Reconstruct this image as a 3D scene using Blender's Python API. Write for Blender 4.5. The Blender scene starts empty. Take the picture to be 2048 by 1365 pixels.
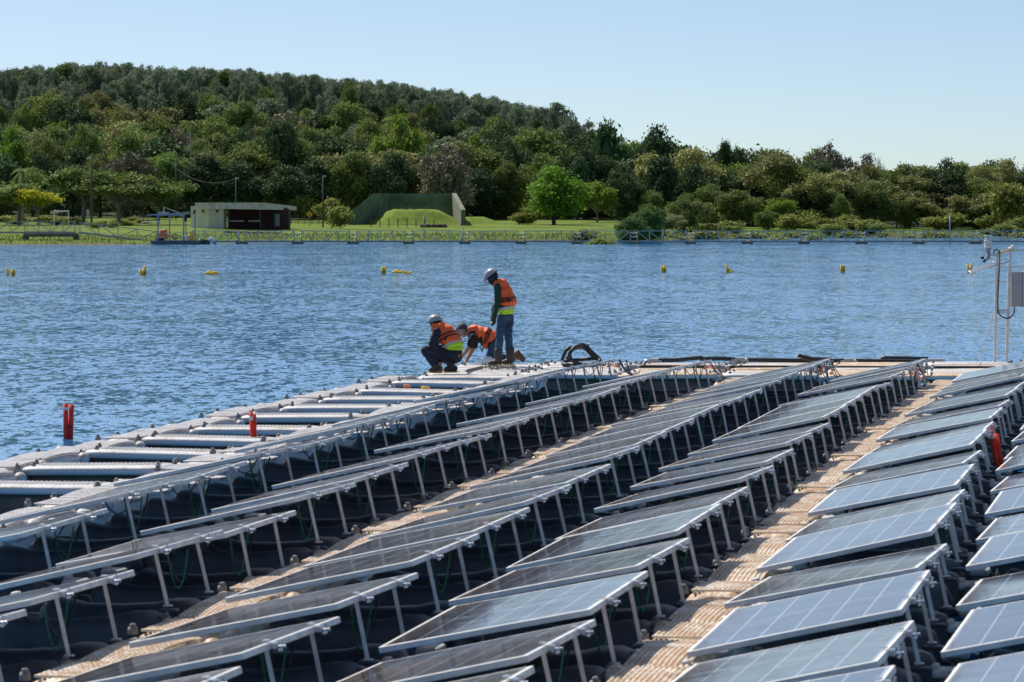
import bpy, bmesh, math, random
import numpy as np
from mathutils import Vector, Matrix, Euler, noise
R = math.radians
PI = math.pi
random.seed(7)
S = bpy.context.scene
C = S.collection

# ------------------------------------------------------------------ camera, sky, sun, exposure
H = 3.08          # camera height over the water
F = 8400.0        # focal length in photo pixels (2048 wide)
CX, HY = 1024.0, 417.0
cam = bpy.data.cameras.new('camera')
cam.sensor_width = 36.0
cam.lens = F / 2048 * 36
cam.shift_y = -(682.5 - HY) / 2048
cam.clip_start = 0.5
cam.clip_end = 6000
cam.dof.use_dof = True
cam.dof.focus_distance = 90
cam.dof.aperture_fstop = 10
co = bpy.data.objects.new('camera', cam)
C.objects.link(co)
co.location = (0, 0, H)
co.rotation_euler = (R(90), 0, 0)
S.camera = co

SUN_EL, SUN_AZ = 52.0, -38.0       # azimuth from the viewing direction, negative = left
W = bpy.data.worlds.new('World')
S.world = W
W.use_nodes = True
wn = W.node_tree.nodes; wl = W.node_tree.links
bg = wn['Background']
sky = wn.new('ShaderNodeTexSky')
sky.sky_type = 'NISHITA'
sky.sun_disc = False
sky.sun_elevation = R(SUN_EL)
sky.sun_rotation = R(SUN_AZ)
sky.altitude = 200
sky.air_density = 1.0
sky.dust_density = 1.6
sky.ozone_density = 2.2
# the whole sky dome is looked up a little higher than it stands: the clear dry air of the photograph
tc = wn.new('ShaderNodeTexCoord')
mp = wn.new('ShaderNodeMapping')
mp.inputs['Scale'].default_value = (1, 1, 3.0)
mp.inputs['Location'].default_value = (0, 0, 0.04)
wl.new(tc.outputs['Generated'], mp.inputs['Vector'])
vn = wn.new('ShaderNodeVectorMath'); vn.operation = 'NORMALIZE'
wl.new(mp.outputs['Vector'], vn.inputs[0])
wl.new(vn.outputs['Vector'], sky.inputs['Vector'])
tint = wn.new('ShaderNodeMix'); tint.data_type = 'RGBA'; tint.blend_type = 'MULTIPLY'; tint.inputs[0].default_value = 1.0
tint.inputs[7].default_value = (0.97, 1.0, 0.975, 1)
wl.new(sky.outputs['Color'], tint.inputs[6]); wl.new(tint.outputs[2], bg.inputs['Color'])
bg.inputs['Strength'].default_value = 0.118

sd = bpy.data.lights.new('sun', 'SUN')
sd.energy = 5.0
sd.angle = R(0.5)
sd.color = (1.0, 0.95, 0.87)
so = bpy.data.objects.new('sun', sd)
C.objects.link(so)
sv = Vector((math.sin(R(SUN_AZ)) * math.cos(R(SUN_EL)), math.cos(R(SUN_AZ)) * math.cos(R(SUN_EL)), math.sin(R(SUN_EL))))
so.rotation_euler = sv.to_track_quat('Z', 'Y').to_euler()
so.location = (-60, 60, 80)

S.view_settings.view_transform = 'Standard'
S.view_settings.look = 'None'
S.view_settings.exposure = 0.15
S.view_settings.gamma = 1.0
S.cycles.max_bounces = 6
S.cycles.transparent_max_bounces = 8

# ------------------------------------------------------------------ helpers
def at(x, y, D):
    """point at distance D seen at photo pixel x, y"""
    return Vector(((x - CX) / F * D, D, H - (y - HY) / F * D))

def ground(x, y, z=0.0):
    D = F * (H - z) / (y - HY)
    return Vector(((x - CX) / F * D, D, z))

def tag(o, label=None, cat=None, group=None, kind=None):
    if label: o['label'] = label
    if cat: o['category'] = cat
    if group: o['group'] = group
    if kind: o['kind'] = kind
    return o

def empty(name, loc=(0, 0, 0), rz=0.0):
    o = bpy.data.objects.new(name, None)
    C.objects.link(o)
    o.location = loc
    o.rotation_euler = (0, 0, rz)
    o.empty_display_size = 0.1
    return o

def copy_tree(o, parent=None):
    c = o.copy(); C.objects.link(c)
    if parent is not None: c.parent = parent
    for ch in KIDS.get(o.name, []):
        copy_tree_k(ch, c)
    return c
def copy_tree_k(o, parent):
    c = o.copy(); C.objects.link(c); c.parent = parent
    for ch in KIDS.get(o.name, []):
        copy_tree_k(ch, c)
    return c
KIDS = {}
def par(o, p):
    o.parent = p
    KIDS.setdefault(p.name, []).append(o)
    return o

class MB:
    def __init__(s):
        s.v = []; s.f = []; s.m = []; s.mi = 0
    def add(s, vs, fs):
        n = len(s.v)
        s.v += [tuple(v) for v in vs]
        s.f += [tuple(i + n for i in f) for f in fs]
        s.m += [s.mi] * len(fs)
        return s
    def box(s, c, d, M=None):
        x, y, z = d[0] / 2, d[1] / 2, d[2] / 2
        vs = [Vector((sx * x, sy * y, sz * z)) for sz in (-1, 1) for sy in (-1, 1) for sx in (-1, 1)]
        if M is not None: vs = [M @ v for v in vs]
        vs = [v + Vector(c) for v in vs]
        return s.add(vs, [(0, 2, 3, 1), (4, 5, 7, 6), (0, 1, 5, 4), (2, 6, 7, 3), (0, 4, 6, 2), (1, 3, 7, 5)])
    def rbox(s, c, d, b=0.02, seg=2, M=None):
        """bevelled box"""
        bm = bmesh.new()
        bmesh.ops.create_cube(bm, size=1)
        for v in bm.verts: v.co = Vector((v.co.x * d[0], v.co.y * d[1], v.co.z * d[2]))
        bmesh.ops.bevel(bm, geom=bm.edges[:], offset=b, segments=seg, profile=0.5, affect='EDGES')
        bm.verts.index_update()
        vs = [(M @ v.co if M is not None else v.co) + Vector(c) for v in bm.verts]
        s.add(vs, [tuple(v.index for v in f.verts) for f in bm.faces])
        bm.free()
        return s
    def beam(s, p0, p1, w, h=None):
        """square bar from p0 to p1"""
        p0 = Vector(p0); p1 = Vector(p1); h = h or w
        d = p1 - p0
        M = d.to_track_quat('Y', 'Z').to_matrix()
        return s.box((p0 + p1) / 2, (w, d.length, h), M)
    def cyl(s, p0, p1, r0, r1=None, n=10, caps=True):
        p0 = Vector(p0); p1 = Vector(p1); r1 = r0 if r1 is None else r1
        q = (p1 - p0).to_track_quat('Z', 'Y').to_matrix()
        vs = []
        for p, r in ((p0, r0), (p1, r1)):
            for i in range(n):
                a = 2 * PI * i / n
                vs.append(p + q @ Vector((math.cos(a) * r, math.sin(a) * r, 0)))
        fs = [(i, (i + 1) % n, n + (i + 1) % n, n + i) for i in range(n)]
        if caps: fs += [tuple(reversed(range(n))), tuple(range(n, 2 * n))]
        return s.add(vs, fs)
    def tube(s, pts, r, n=8):
        pts = [Vector(p) for p in pts]
        rs = r if isinstance(r, (list, tuple)) else [r] * len(pts)
        vs = []
        up = Vector((0.13, 0.21, 0.97)).normalized()
        for i, p in enumerate(pts):
            t = (pts[min(i + 1, len(pts) - 1)] - pts[max(i - 1, 0)]).normalized()
            a = t.cross(up)
            if a.length < 1e-3: a = t.cross(Vector((1, 0, 0)))
            a.normalize(); b = t.cross(a).normalized()
            for k in range(n):
                an = 2 * PI * k / n
                vs.append(p + (a * math.cos(an) + b * math.sin(an)) * rs[i])
        fs = []
        for i in range(len(pts) - 1):
            for k in range(n):
                fs.append((i * n + k, i * n + (k + 1) % n, (i + 1) * n + (k + 1) % n, (i + 1) * n + k))
        fs += [tuple(reversed(range(n))), tuple(range((len(pts) - 1) * n, len(pts) * n))]
        return s.add(vs, fs)
    def ball(s, c, r, nu=12, nv=8, M=None):
        if not isinstance(r, (tuple, list)): r = (r, r, r)
        vs = []
        for j in range(nv + 1):
            th = PI * j / nv
            for i in range(nu):
                ph = 2 * PI * i / nu
                v = Vector((math.sin(th) * math.cos(ph) * r[0], math.sin(th) * math.sin(ph) * r[1], math.cos(th) * r[2]))
                vs.append((M @ v if M is not None else v) + Vector(c))
        fs = []
        for j in range(nv):
            for i in range(nu):
                fs.append((j * nu + i, (j + 1) * nu + i, (j + 1) * nu + (i + 1) % nu, j * nu + (i + 1) % nu))
        return s.add(vs, fs)
    def mesh(s, name, mat, smooth=False):
        me = bpy.data.meshes.new(name)
        me.from_pydata(s.v, [], s.f)
        mats = mat if isinstance(mat, (list, tuple)) else [mat]
        for m in mats: me.materials.append(m)
        if len(mats) > 1: me.polygons.foreach_set('material_index', s.m)
        if smooth: me.polygons.foreach_set('use_smooth', [True] * len(me.polygons))
        me.validate(); me.update()
        return me
    def obj(s, name, mat, parent=None, smooth=False, loc=None):
        o = bpy.data.objects.new(name, s.mesh(name, mat, smooth))
        C.objects.link(o)
        if loc is not None: o.location = loc
        if parent is not None: par(o, parent)
        return o

def arc(p0, p1, sag, n=8):
    p0 = Vector(p0); p1 = Vector(p1)
    return [p0.lerp(p1, i / n) + Vector((0, 0, -sag * 4 * (i / n) * (1 - i / n))) for i in range(n + 1)]

def spline(pts, n=6):
    P = [Vector(p) for p in pts]
    P = [P[0] * 2 - P[1]] + P + [P[-1] * 2 - P[-2]]
    out = []
    for i in range(1, len(P) - 2):
        for k in range(n):
            t = k / n
            a, b, c, d = P[i - 1], P[i], P[i + 1], P[i + 2]
            out.append(0.5 * ((2 * b) + (c - a) * t + (2 * a - 5 * b + 4 * c - d) * t * t + (3 * b - a - 3 * c + d) * t ** 3))
    out.append(P[-2])
    return out

ONES = ['', 'first', 'second', 'third', 'fourth', 'fifth', 'sixth', 'seventh', 'eighth', 'ninth', 'tenth', 'eleventh', 'twelfth',
        'thirteenth', 'fourteenth', 'fifteenth', 'sixteenth', 'seventeenth', 'eighteenth', 'nineteenth', 'twentieth']
def nth(n):        # n counted from 1
    if n < len(ONES): return ONES[n]
    return '%d%s' % (n, {1: 'st', 2: 'nd', 3: 'rd'}.get(n % 10 if n % 100 not in (11, 12, 13) else 0, 'th'))

# ------------------------------------------------------------------ materials
def mat(name, col, rough=0.5, metal=0.0, var=0.0, scale=5.0, bump=0.0, bscale=40.0, spec=0.5, col2=None, thr=None, trans=0.0, objrand=0.0):
    m = bpy.data.materials.new(name); m.use_nodes = True
    nt = m.node_tree; N = nt.nodes; L = nt.links
    b = N['Principled BSDF']
    b.inputs['Roughness'].default_value = rough
    b.inputs['Metallic'].default_value = metal
    b.inputs['Specular IOR Level'].default_value = spec
    b.inputs['Base Color'].default_value = (*col, 1)
    t = N.new('ShaderNodeTexCoord')
    src = None
    if var or col2:
        ns = N.new('ShaderNodeTexNoise'); ns.inputs['Scale'].default_value = scale; ns.inputs['Detail'].default_value = 6
        L.new(t.outputs['Object'], ns.inputs['Vector'])
        r = N.new('ShaderNodeValToRGB')
        lo, hi = thr if thr else (0.3, 0.7)
        r.color_ramp.elements[0].position = lo; r.color_ramp.elements[1].position = hi
        c2 = col2 if col2 else tuple(min(1, c * (1 + var)) for c in col)
        c1 = col if col2 else tuple(c * (1 - var) for c in col)
        r.color_ramp.elements[0].color = (*c1, 1); r.color_ramp.elements[1].color = (*c2, 1)
        L.new(ns.outputs['Fac'], r.inputs['Fac'])
        src = r.outputs['Color']
    if objrand:
        oi = N.new('ShaderNodeObjectInfo')
        hs = N.new('ShaderNodeHueSaturation')
        mr = N.new('ShaderNodeMapRange'); mr.inputs['To Min'].default_value = 1 - objrand; mr.inputs['To Max'].default_value = 1 + objrand
        L.new(oi.outputs['Random'], mr.inputs['Value']); L.new(mr.outputs['Result'], hs.inputs['Value'])
        m2 = N.new('ShaderNodeMath'); m2.operation = 'MULTIPLY_ADD'; m2.inputs[1].default_value = 37.1; m2.inputs[2].default_value = 0.3
        fr = N.new('ShaderNodeMath'); fr.operation = 'FRACT'
        L.new(oi.outputs['Random'], m2.inputs[0]); L.new(m2.outputs[0], fr.inputs[0])
        mh = N.new('ShaderNodeMapRange'); mh.inputs['To Min'].default_value = 0.5 - objrand * 0.09; mh.inputs['To Max'].default_value = 0.5 + objrand * 0.05
        L.new(fr.outputs[0], mh.inputs['Value']); L.new(mh.outputs['Result'], hs.inputs['Hue'])
        if src: L.new(src, hs.inputs['Color'])
        else: hs.inputs['Color'].default_value = (*col, 1)
        src = hs.outputs['Color']
    if src: L.new(src, b.inputs['Base Color'])
    if bump:
        n2 = N.new('ShaderNodeTexNoise'); n2.inputs['Scale'].default_value = bscale; n2.inputs['Detail'].default_value = 4
        L.new(t.outputs['Object'], n2.inputs['Vector'])
        bp = N.new('ShaderNodeBump'); bp.inputs['Strength'].default_value = bump; bp.inputs['Distance'].default_value = 0.02
        L.new(n2.outputs['Fac'], bp.inputs['Height']); L.new(bp.outputs['Normal'], b.inputs['Normal'])
    if trans:
        tr = N.new('ShaderNodeBsdfTranslucent')
        mx = N.new('ShaderNodeMixShader'); mx.inputs['Fac'].default_value = trans
        if src: L.new(src, tr.inputs['Color'])
        else: tr.inputs['Color'].default_value = (*col, 1)
        L.new(b.outputs[0], mx.inputs[1]); L.new(tr.outputs[0], mx.inputs[2])
        L.new(mx.outputs[0], N['Material Output'].inputs['Surface'])
    return m

def float_mat(name, base, dirt, amount, vscale=3.5):
    """moulded grey plastic with rusty brown mud dried on its top"""
    m = bpy.data.materials.new(name); m.use_nodes = True
    N = m.node_tree.nodes; L = m.node_tree.links
    b = N['Principled BSDF']; b.inputs['Roughness'].default_value = 0.55
    t = N.new('ShaderNodeTexCoord'); oi = N.new('ShaderNodeObjectInfo')
    ad = N.new('ShaderNodeVectorMath'); ad.operation = 'MULTIPLY_ADD'
    sc = N.new('ShaderNodeVectorMath'); sc.operation = 'SCALE'; sc.inputs['Scale'].default_value = 31.0
    cb = N.new('ShaderNodeCombineXYZ')
    L.new(oi.outputs['Random'], cb.inputs[0]); L.new(oi.outputs['Random'], cb.inputs[1])
    L.new(cb.outputs[0], sc.inputs[0])
    ad.inputs[1].default_value = (1, 1, 1)
    L.new(t.outputs['Object'], ad.inputs[0]); L.new(sc.outputs[0], ad.inputs[2])
    n1 = N.new('ShaderNodeTexNoise'); n1.inputs['Scale'].default_value = vscale; n1.inputs['Detail'].default_value = 8; n1.inputs['Roughness'].default_value = 0.7
    L.new(ad.outputs[0], n1.inputs['Vector'])
    n2 = N.new('ShaderNodeTexNoise'); n2.inputs['Scale'].default_value = 28; n2.inputs['Detail'].default_value = 5; n2.inputs['Roughness'].default_value = 0.75
    L.new(ad.outputs[0], n2.inputs['Vector'])
    mm = N.new('ShaderNodeMath'); mm.operation = 'ADD'
    L.new(n1.outputs['Fac'], mm.inputs[0]); L.new(n2.outputs['Fac'], mm.inputs[1])
    r = N.new('ShaderNodeValToRGB')
    e = r.color_ramp.elements
    e[0].position = 1.10 / 2 - amount * 0.16; e[0].color = (0, 0, 0, 1)
    e[1].position = 1.24 / 2 - amount * 0.14; e[1].color = (1, 1, 1, 1)
    hv = N.new('ShaderNodeMath'); hv.operation = 'MULTIPLY'; hv.inputs[1].default_value = 0.5
    L.new(mm.outputs[0], hv.inputs[0]); L.new(hv.outputs[0], r.inputs['Fac'])
    g = N.new('ShaderNodeNewGeometry'); sx = N.new('ShaderNodeSeparateXYZ'); L.new(g.outputs['Normal'], sx.inputs[0])
    up = N.new('ShaderNodeMapRange'); up.inputs['From Min'].default_value = 0.1; up.inputs['From Max'].default_value = 0.7
    L.new(sx.outputs['Z'], up.inputs['Value'])
    fm = N.new('ShaderNodeMath'); fm.operation = 'MULTIPLY'; L.new(r.outputs['Color'], fm.inputs[0]); L.new(up.outputs['Result'], fm.inputs[1])
    fa = N.new('ShaderNodeMath'); fa.operation = 'MULTIPLY'; fa.inputs[1].default_value = 0.85; L.new(fm.outputs[0], fa.inputs[0])
    mx = N.new('ShaderNodeMix'); mx.data_type = 'RGBA'
    mx.inputs[6].default_value = (*base, 1); mx.inputs[7].default_value = (*dirt, 1)
    L.new(fa.outputs[0], mx.inputs[0]); L.new(mx.outputs[2], b.inputs['Base Color'])
    bp = N.new('ShaderNodeBump'); bp.inputs['Strength'].default_value = 0.35; bp.inputs['Distance'].default_value = 0.01
    L.new(n2.outputs['Fac'], bp.inputs['Height']); L.new(bp.outputs['Normal'], b.inputs['Normal'])
    return m

LB = 2.2
M = {}
M['alu'] = mat('aluminium', (0.74, 0.73, 0.71), 0.45, 0.25, var=0.15, scale=9)
M['steel'] = mat('galvanised_steel', (0.55, 0.56, 0.58), 0.38, 0.75, var=0.12, scale=14)
M['chain'] = mat('rusty_chain', (0.16, 0.15, 0.14), 0.6, 0.3)
M['wire_grey'] = mat('wire_grey', (0.35, 0.35, 0.36), 0.7)
M['clamp'] = mat('clamp_steel', (0.72, 0.72, 0.74), 0.25, 0.9)
M['float_dirty'] = float_mat('muddy_plastic', (0.77, 0.70, 0.595), (0.40, 0.22, 0.09), 0.80)
M['float_clean'] = float_mat('pale_plastic', (0.54, 0.54, 0.55), (0.34, 0.25, 0.18), 0.34)
M['float_side'] = mat('grey_plastic', (0.36, 0.385, 0.42), 0.45, 0, var=0.12, scale=4)
M['hull_wet'] = mat('weathered_plastic', (0.13, 0.115, 0.10), 0.5, 0, col2=(0.07, 0.06, 0.045), scale=3)
M['pontoon'] = mat('dark_plastic', (0.055, 0.060, 0.072), 0.5, 0, var=0.25, scale=5)
M['bolt'] = mat('grey_bolt', (0.2, 0.195, 0.19), 0.6, 0, var=0.3, scale=30)
M['cone'] = mat('cone_plastic', (0.11, 0.11, 0.11), 0.5)
M['cap_red'] = mat('orange_cap', (0.55, 0.10, 0.06), 0.5)
M['rubber'] = mat('black_rubber', (0.02, 0.02, 0.022), 0.4, 0, var=0.3, scale=20)
M['hose'] = mat('black_hose', (0.03, 0.03, 0.03), 0.45, 0, bump=0.3, bscale=60)
M['cable_green'] = mat('green_cable', (0.01, 0.20, 0.09), 0.4)
M['cable_black'] = mat('black_cable', (0.015, 0.015, 0.017), 0.4)
M['red'] = mat('red_foam', (0.78, 0.05, 0.025), 0.6, 0, var=0.15, scale=8, trans=0.15)
M['tape'] = mat('silver_tape', (0.6, 0.6, 0.62), 0.3, 0.3)
M['yellow'] = mat('yellow_foam', (0.90, 0.64, 0.02), 0.6, trans=.3)
M['orange_plain'] = mat('orange_plastic', (0.85, 0.22, 0.07), 0.5)
M['vest'] = mat('orange_nylon', (0.88, 0.13, 0.025), 0.65, 0, var=0.12, scale=10, bump=0.5, bscale=14)
M['hivis'] = mat('hi_vis_fabric', (0.50, 0.80, 0.02), 0.6)
M['silver'] = mat('reflective_tape', (0.55, 0.56, 0.55), 0.4)
M['strap'] = mat('black_webbing', (0.015, 0.014, 0.016), 0.7)
M['navy'] = mat('navy_cotton', (0.014, 0.018, 0.032), 0.85, 0, var=0.4, scale=9, bump=0.6, bscale=12)
M['green_knit'] = mat('dark_green_knit', (0.012, 0.045, 0.025), 0.9, 0, var=0.3, scale=12, bump=0.4, bscale=30)
M['tee'] = mat('black_cotton', (0.012, 0.012, 0.014), 0.85, 0, bump=0.5, bscale=14)
M['denim'] = mat('blue_denim', (0.016, 0.045, 0.09), 0.85, 0, col2=(0.042, 0.090, 0.155), scale=6, bump=0.7, bscale=11)
M['boot'] = mat('rubber_boot', (0.025, 0.023, 0.022), 0.5, 0, col2=(0.07, 0.052, 0.038), scale=7)
M['boot_brown'] = mat('brown_boot', (0.16, 0.09, 0.05), 0.7, 0, var=0.3, scale=12)
M['sole'] = mat('yellow_sole', (0.55, 0.34, 0.05), 0.6)
M['skin'] = mat('skin', (0.40, 0.20, 0.13), 0.55, 0, var=0.08, scale=10)
M['hair'] = mat('dark_grey_hair', (0.022, 0.02, 0.02), 0.7, 0, col2=(0.08, 0.078, 0.075), scale=40, bump=0.9, bscale=60)
M['helmet_grey'] = mat('grey_helmet', (0.30, 0.31, 0.33), 0.35)
M['helmet_white'] = mat('white_helmet', (0.78, 0.78, 0.78), 0.3)
M['glove'] = mat('black_glove', (0.018, 0.016, 0.018), 0.8)
M['white'] = mat('white_paint', (0.75, 0.75, 0.74), 0.4, 0, var=0.06)
M['box_grey'] = mat('painted_steel', (0.36, 0.37, 0.38), 0.4, 0, var=0.05)
M['galv_far'] = mat('bridge_steel', (0.34, 0.36, 0.38), 0.5, 0.2)
M['concrete'] = mat('old_concrete', (0.20, 0.19, 0.17), 0.85, 0, col2=(0.09, 0.085, 0.075), scale=2)
M['pier'] = mat('dark_pontoon', (0.13, 0.13, 0.12), 0.8, 0, var=0.3, scale=4)
M['barge'] = mat('barge_paint', (0.13, 0.14, 0.15), 0.5, 0, var=0.2, scale=2)
M['cream'] = mat('cream_render', (0.66, 0.60, 0.47), 0.85, 0, var=0.08, scale=1.0)
M['cream2'] = mat('stained_fascia', (0.70, 0.62, 0.57), 0.85, 0, col2=(0.40, 0.37, 0.33), scale=2.2, thr=(0.45, 0.75))
M['maroon'] = mat('maroon_wall', (0.085, 0.032, 0.036), 0.85, 0, var=0.2, scale=2)
M['green_paint'] = mat('green_paint', (0.02, 0.07, 0.05), 0.6)
M['dark'] = mat('dark_glass', (0.02, 0.022, 0.025), 0.2)
M['roof'] = mat('roof_sheet', (0.30, 0.30, 0.28), 0.8)
M['bunker'] = mat('mossy_concrete', (0.17, 0.235, 0.14), 0.9, 0, col2=(0.08, 0.11, 0.065), scale=1.2, thr=(0.35, 0.75), bump=0.5, bscale=3)
M['bunker_sunlit'] = mat('sunlit_mossy_concrete', (0.17, 0.18, 0.115), 0.9, 0, col2=(0.07, 0.08, 0.05), scale=1.4, thr=(0.4, 0.8))  # same concrete as the other walls, the wing's sunlit tone put into the colour
M['wood'] = mat('weathered_wood', (0.10, 0.085, 0.07), 0.9, 0, var=0.3, scale=3)
M['bark'] = mat('bark', (0.10, 0.085, 0.065), 0.95, 0, var=0.4, scale=3)
M['bark_pale'] = mat('pale_bark', (0.24, 0.21, 0.17), 0.95, 0, var=0.3, scale=3)
M['sign_yellow'] = mat('sign_yellow', (0.80, 0.42, 0.02), 0.5)
M['earth'] = mat('brown_earth', (0.09, 0.06, 0.04), 0.95, 0, var=0.4, scale=1.5)
M['fence'] = mat('fence_mesh', (0.045, 0.045, 0.04), 0.9)
M['lamp_head'] = mat('lamp_housing', (0.24, 0.25, 0.26), 0.5)

def leaf_mat(name, c1, c2, trans=0.3, rnd=0.28, scale=0.5, rough=0.65):
    c1 = tuple(min(.6, c * LB) for c in c1); c2 = tuple(min(.6, c * LB) for c in c2); trans = min(.5, trans * .8)
    return mat(name, c1, rough, 0, col2=c2, scale=scale, thr=(0.35, 0.65), trans=trans, objrand=rnd, spec=0.12)
M['leaf_dark'] = leaf_mat('dark_leaves', (0.024, 0.042, 0.018), (0.048, 0.078, 0.028), 0.22, scale=3)
M['leaf_mid'] = leaf_mat('green_leaves', (0.052, 0.082, 0.022), (0.105, 0.14, 0.036), 0.30, scale=3)
M['leaf_olive'] = leaf_mat('olive_leaves', (0.085, 0.098, 0.034), (0.13, 0.135, 0.050), 0.28, scale=3)
M['leaf_bright'] = leaf_mat('bright_leaves', (0.060, 0.115, 0.014), (0.10, 0.165, 0.020), 0.5, 0.10, scale=3)
M['leaf_lime'] = leaf_mat('lime_leaves', (0.072, 0.115, 0.018), (0.105, 0.15, 0.024), 0.42, 0.12, scale=3)
M['leaf_yellow'] = leaf_mat('yellow_green_leaves', (0.26, 0.30, 0.02), (0.34, 0.36, 0.03), 0.4, 0.1, scale=3)
M['leaf_pine'] = leaf_mat('blue_green_needles', (0.072, 0.098, 0.062), (0.115, 0.14, 0.080), 0.26, 0.22, scale=3)
M['leaf_shrub'] = leaf_mat('shrub_leaves', (0.080, 0.10, 0.024), (0.14, 0.155, 0.04), 0.3, 0.2, scale=3)
M['twig'] = mat('bare_twigs', (0.13, 0.10, 0.075), 0.9, 0, var=0.3, scale=4, objrand=0.2)
M['twig_leaf'] = leaf_mat('brown_twigs', (0.078, 0.068, 0.046), (0.11, 0.098, 0.066), 0.1, 0.15, scale=3)
M['reed'] = mat('bank_reeds', (0.075, 0.125, 0.02), 0.8, 0, col2=(0.13, 0.15, 0.04), scale=0.3, trans=0.25)

# solar glass: six cell columns by two halves, thin busbars, a film of dust
def glass_mat():
    m = bpy.data.materials.new('solar_glass'); m.use_nodes = True
    N = m.node_tree.nodes; L = m.node_tree.links
    b = N['Principled BSDF']
    t = N.new('ShaderNodeTexCoord'); sp = N.new('ShaderNodeSeparateXYZ'); L.new(t.outputs['Object'], sp.inputs[0])
    def math_(op, a, bb=None, cc=None):
        n = N.new('ShaderNodeMath'); n.operation = op
        for i, q in enumerate((a, bb, cc)):
            if q is None: continue
            if isinstance(q, (int, float)): n.inputs[i].default_value = q
            else: L.new(q, n.inputs[i])
        return n.outputs[0]
    # local x runs across the slope (1.24 m of cells), y along (2.32 m)
    fx = math_('MULTIPLY_ADD', sp.outputs['X'], 6 / 1.25, 30.0)
    dx = math_('ABSOLUTE', math_('SUBTRACT', math_('FRACT', math_('ADD', fx, 0.5)), 0.5))
    lx = math_('LESS_THAN', dx, 0.026)
    ay = math_('ABSOLUTE', sp.outputs['Y'])
    ly = math_('LESS_THAN', ay, 0.009)
    edge = math_('MAXIMUM', math_('GREATER_THAN', math_('ABSOLUTE', sp.outputs['X']), 0.612), math_('GREATER_THAN', ay, 1.155))
    line = math_('MAXIMUM', math_('MAXIMUM', lx, ly), edge)
    fy = math_('MULTIPLY_ADD', sp.outputs['Y'], 11 / 1.15, 40.0)
    dy = math_('ABSOLUTE', math_('SUBTRACT', math_('FRACT', math_('ADD', fy, 0.5)), 0.5))
    thin = math_('MULTIPLY', math_('LESS_THAN', dy, 0.02), 0.45)
    line = math_('MAXIMUM', line, thin)
    oi = N.new('ShaderNodeObjectInfo')
    cb = N.new('ShaderNodeCombineXYZ'); L.new(math_('MULTIPLY', oi.outputs['Random'], 50.0), cb.inputs[0])
    av = N.new('ShaderNodeVectorMath'); av.operation = 'ADD'; L.new(t.outputs['Object'], av.inputs[0]); L.new(cb.outputs[0], av.inputs[1])
    ns = N.new('ShaderNodeTexNoise'); ns.inputs['Scale'].default_value = 1.6; ns.inputs['Detail'].default_value = 5
    L.new(av.outputs[0], ns.inputs['Vector'])
    mr = N.new('ShaderNodeMapRange'); mr.inputs['From Min'].default_value = 0.3; mr.inputs['From Max'].default_value = 0.75
    mr.inputs['To Min'].default_value = 0.08; mr.inputs['To Max'].default_value = 0.20
    L.new(ns.outputs['Fac'], mr.inputs['Value'])
    # dust gathers at the low edge
    lo = N.new('ShaderNodeMapRange'); lo.inputs['From Min'].default_value = -0.45; lo.inputs['From Max'].default_value = -0.62
    lo.inputs['To Min'].default_value = 0; lo.inputs['To Max'].default_value = 0.2
    L.new(sp.outputs['X'], lo.inputs['Value'])
    du = math_('ADD', mr.outputs['Result'], lo.outputs['Result'])
    c1 = N.new('ShaderNodeMix'); c1.data_type = 'RGBA'
    c1.inputs[6].default_value = (0.012, 0.015, 0.022, 1); c1.inputs[7].default_value = (0.42, 0.43, 0.45, 1)
    L.new(line, c1.inputs[0])
    c2 = N.new('ShaderNodeMix'); c2.data_type = 'RGBA'; c2.inputs[7].default_value = (0.23, 0.125, 0.062, 1)
    L.new(du, c2.inputs[0]); L.new(c1.outputs[2], c2.inputs[6])
    vv = N.new('ShaderNodeTexVoronoi'); vv.inputs['Scale'].default_value = 3.2; L.new(av.outputs[0], vv.inputs['Vector'])
    vs_ = N.new('ShaderNodeSeparateColor'); L.new(vv.outputs['Color'], vs_.inputs[0])
    spot = math_('MULTIPLY', math_('LESS_THAN', vv.outputs['Distance'], math_('MULTIPLY', vs_.outputs[1], 0.10)), math_('GREATER_THAN', vs_.outputs[0], 0.72))
    c3 = N.new('ShaderNodeMix'); c3.data_type = 'RGBA'; c3.inputs[7].default_value = (0.55, 0.53, 0.48, 1)
    L.new(math_('MULTIPLY', spot, .8), c3.inputs[0]); L.new(c2.outputs[2], c3.inputs[6]); L.new(c3.outputs[2], b.inputs['Base Color'])
    b.inputs['Roughness'].default_value = 0.09
    b.inputs['IOR'].default_value = 1.5
    # rain spots and dead insects
    vo = N.new('ShaderNodeTexNoise'); vo.inputs['Scale'].default_value = 3; vo.inputs['Detail'].default_value = 2
    L.new(av.outputs[0], vo.inputs['Vector'])
    rr = N.new('ShaderNodeMapRange'); rr.inputs['To Min'].default_value = 0.03; rr.inputs['To Max'].default_value = 0.17
    L.new(vo.outputs['Fac'], rr.inputs['Value']); L.new(rr.outputs['Result'], b.inputs['Roughness'])
    bp = N.new('ShaderNodeBump'); bp.inputs['Strength'].default_value = 0.02; bp.inputs['Distance'].default_value = 0.1
    L.new(vo.outputs['Fac'], bp.inputs['Height']); L.new(bp.outputs['Normal'], b.inputs['Normal'])
    return m
M['glass'] = glass_mat()
M['glass_small'] = mat('small_glass', (0.10, 0.11, 0.13), 0.15)

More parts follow.
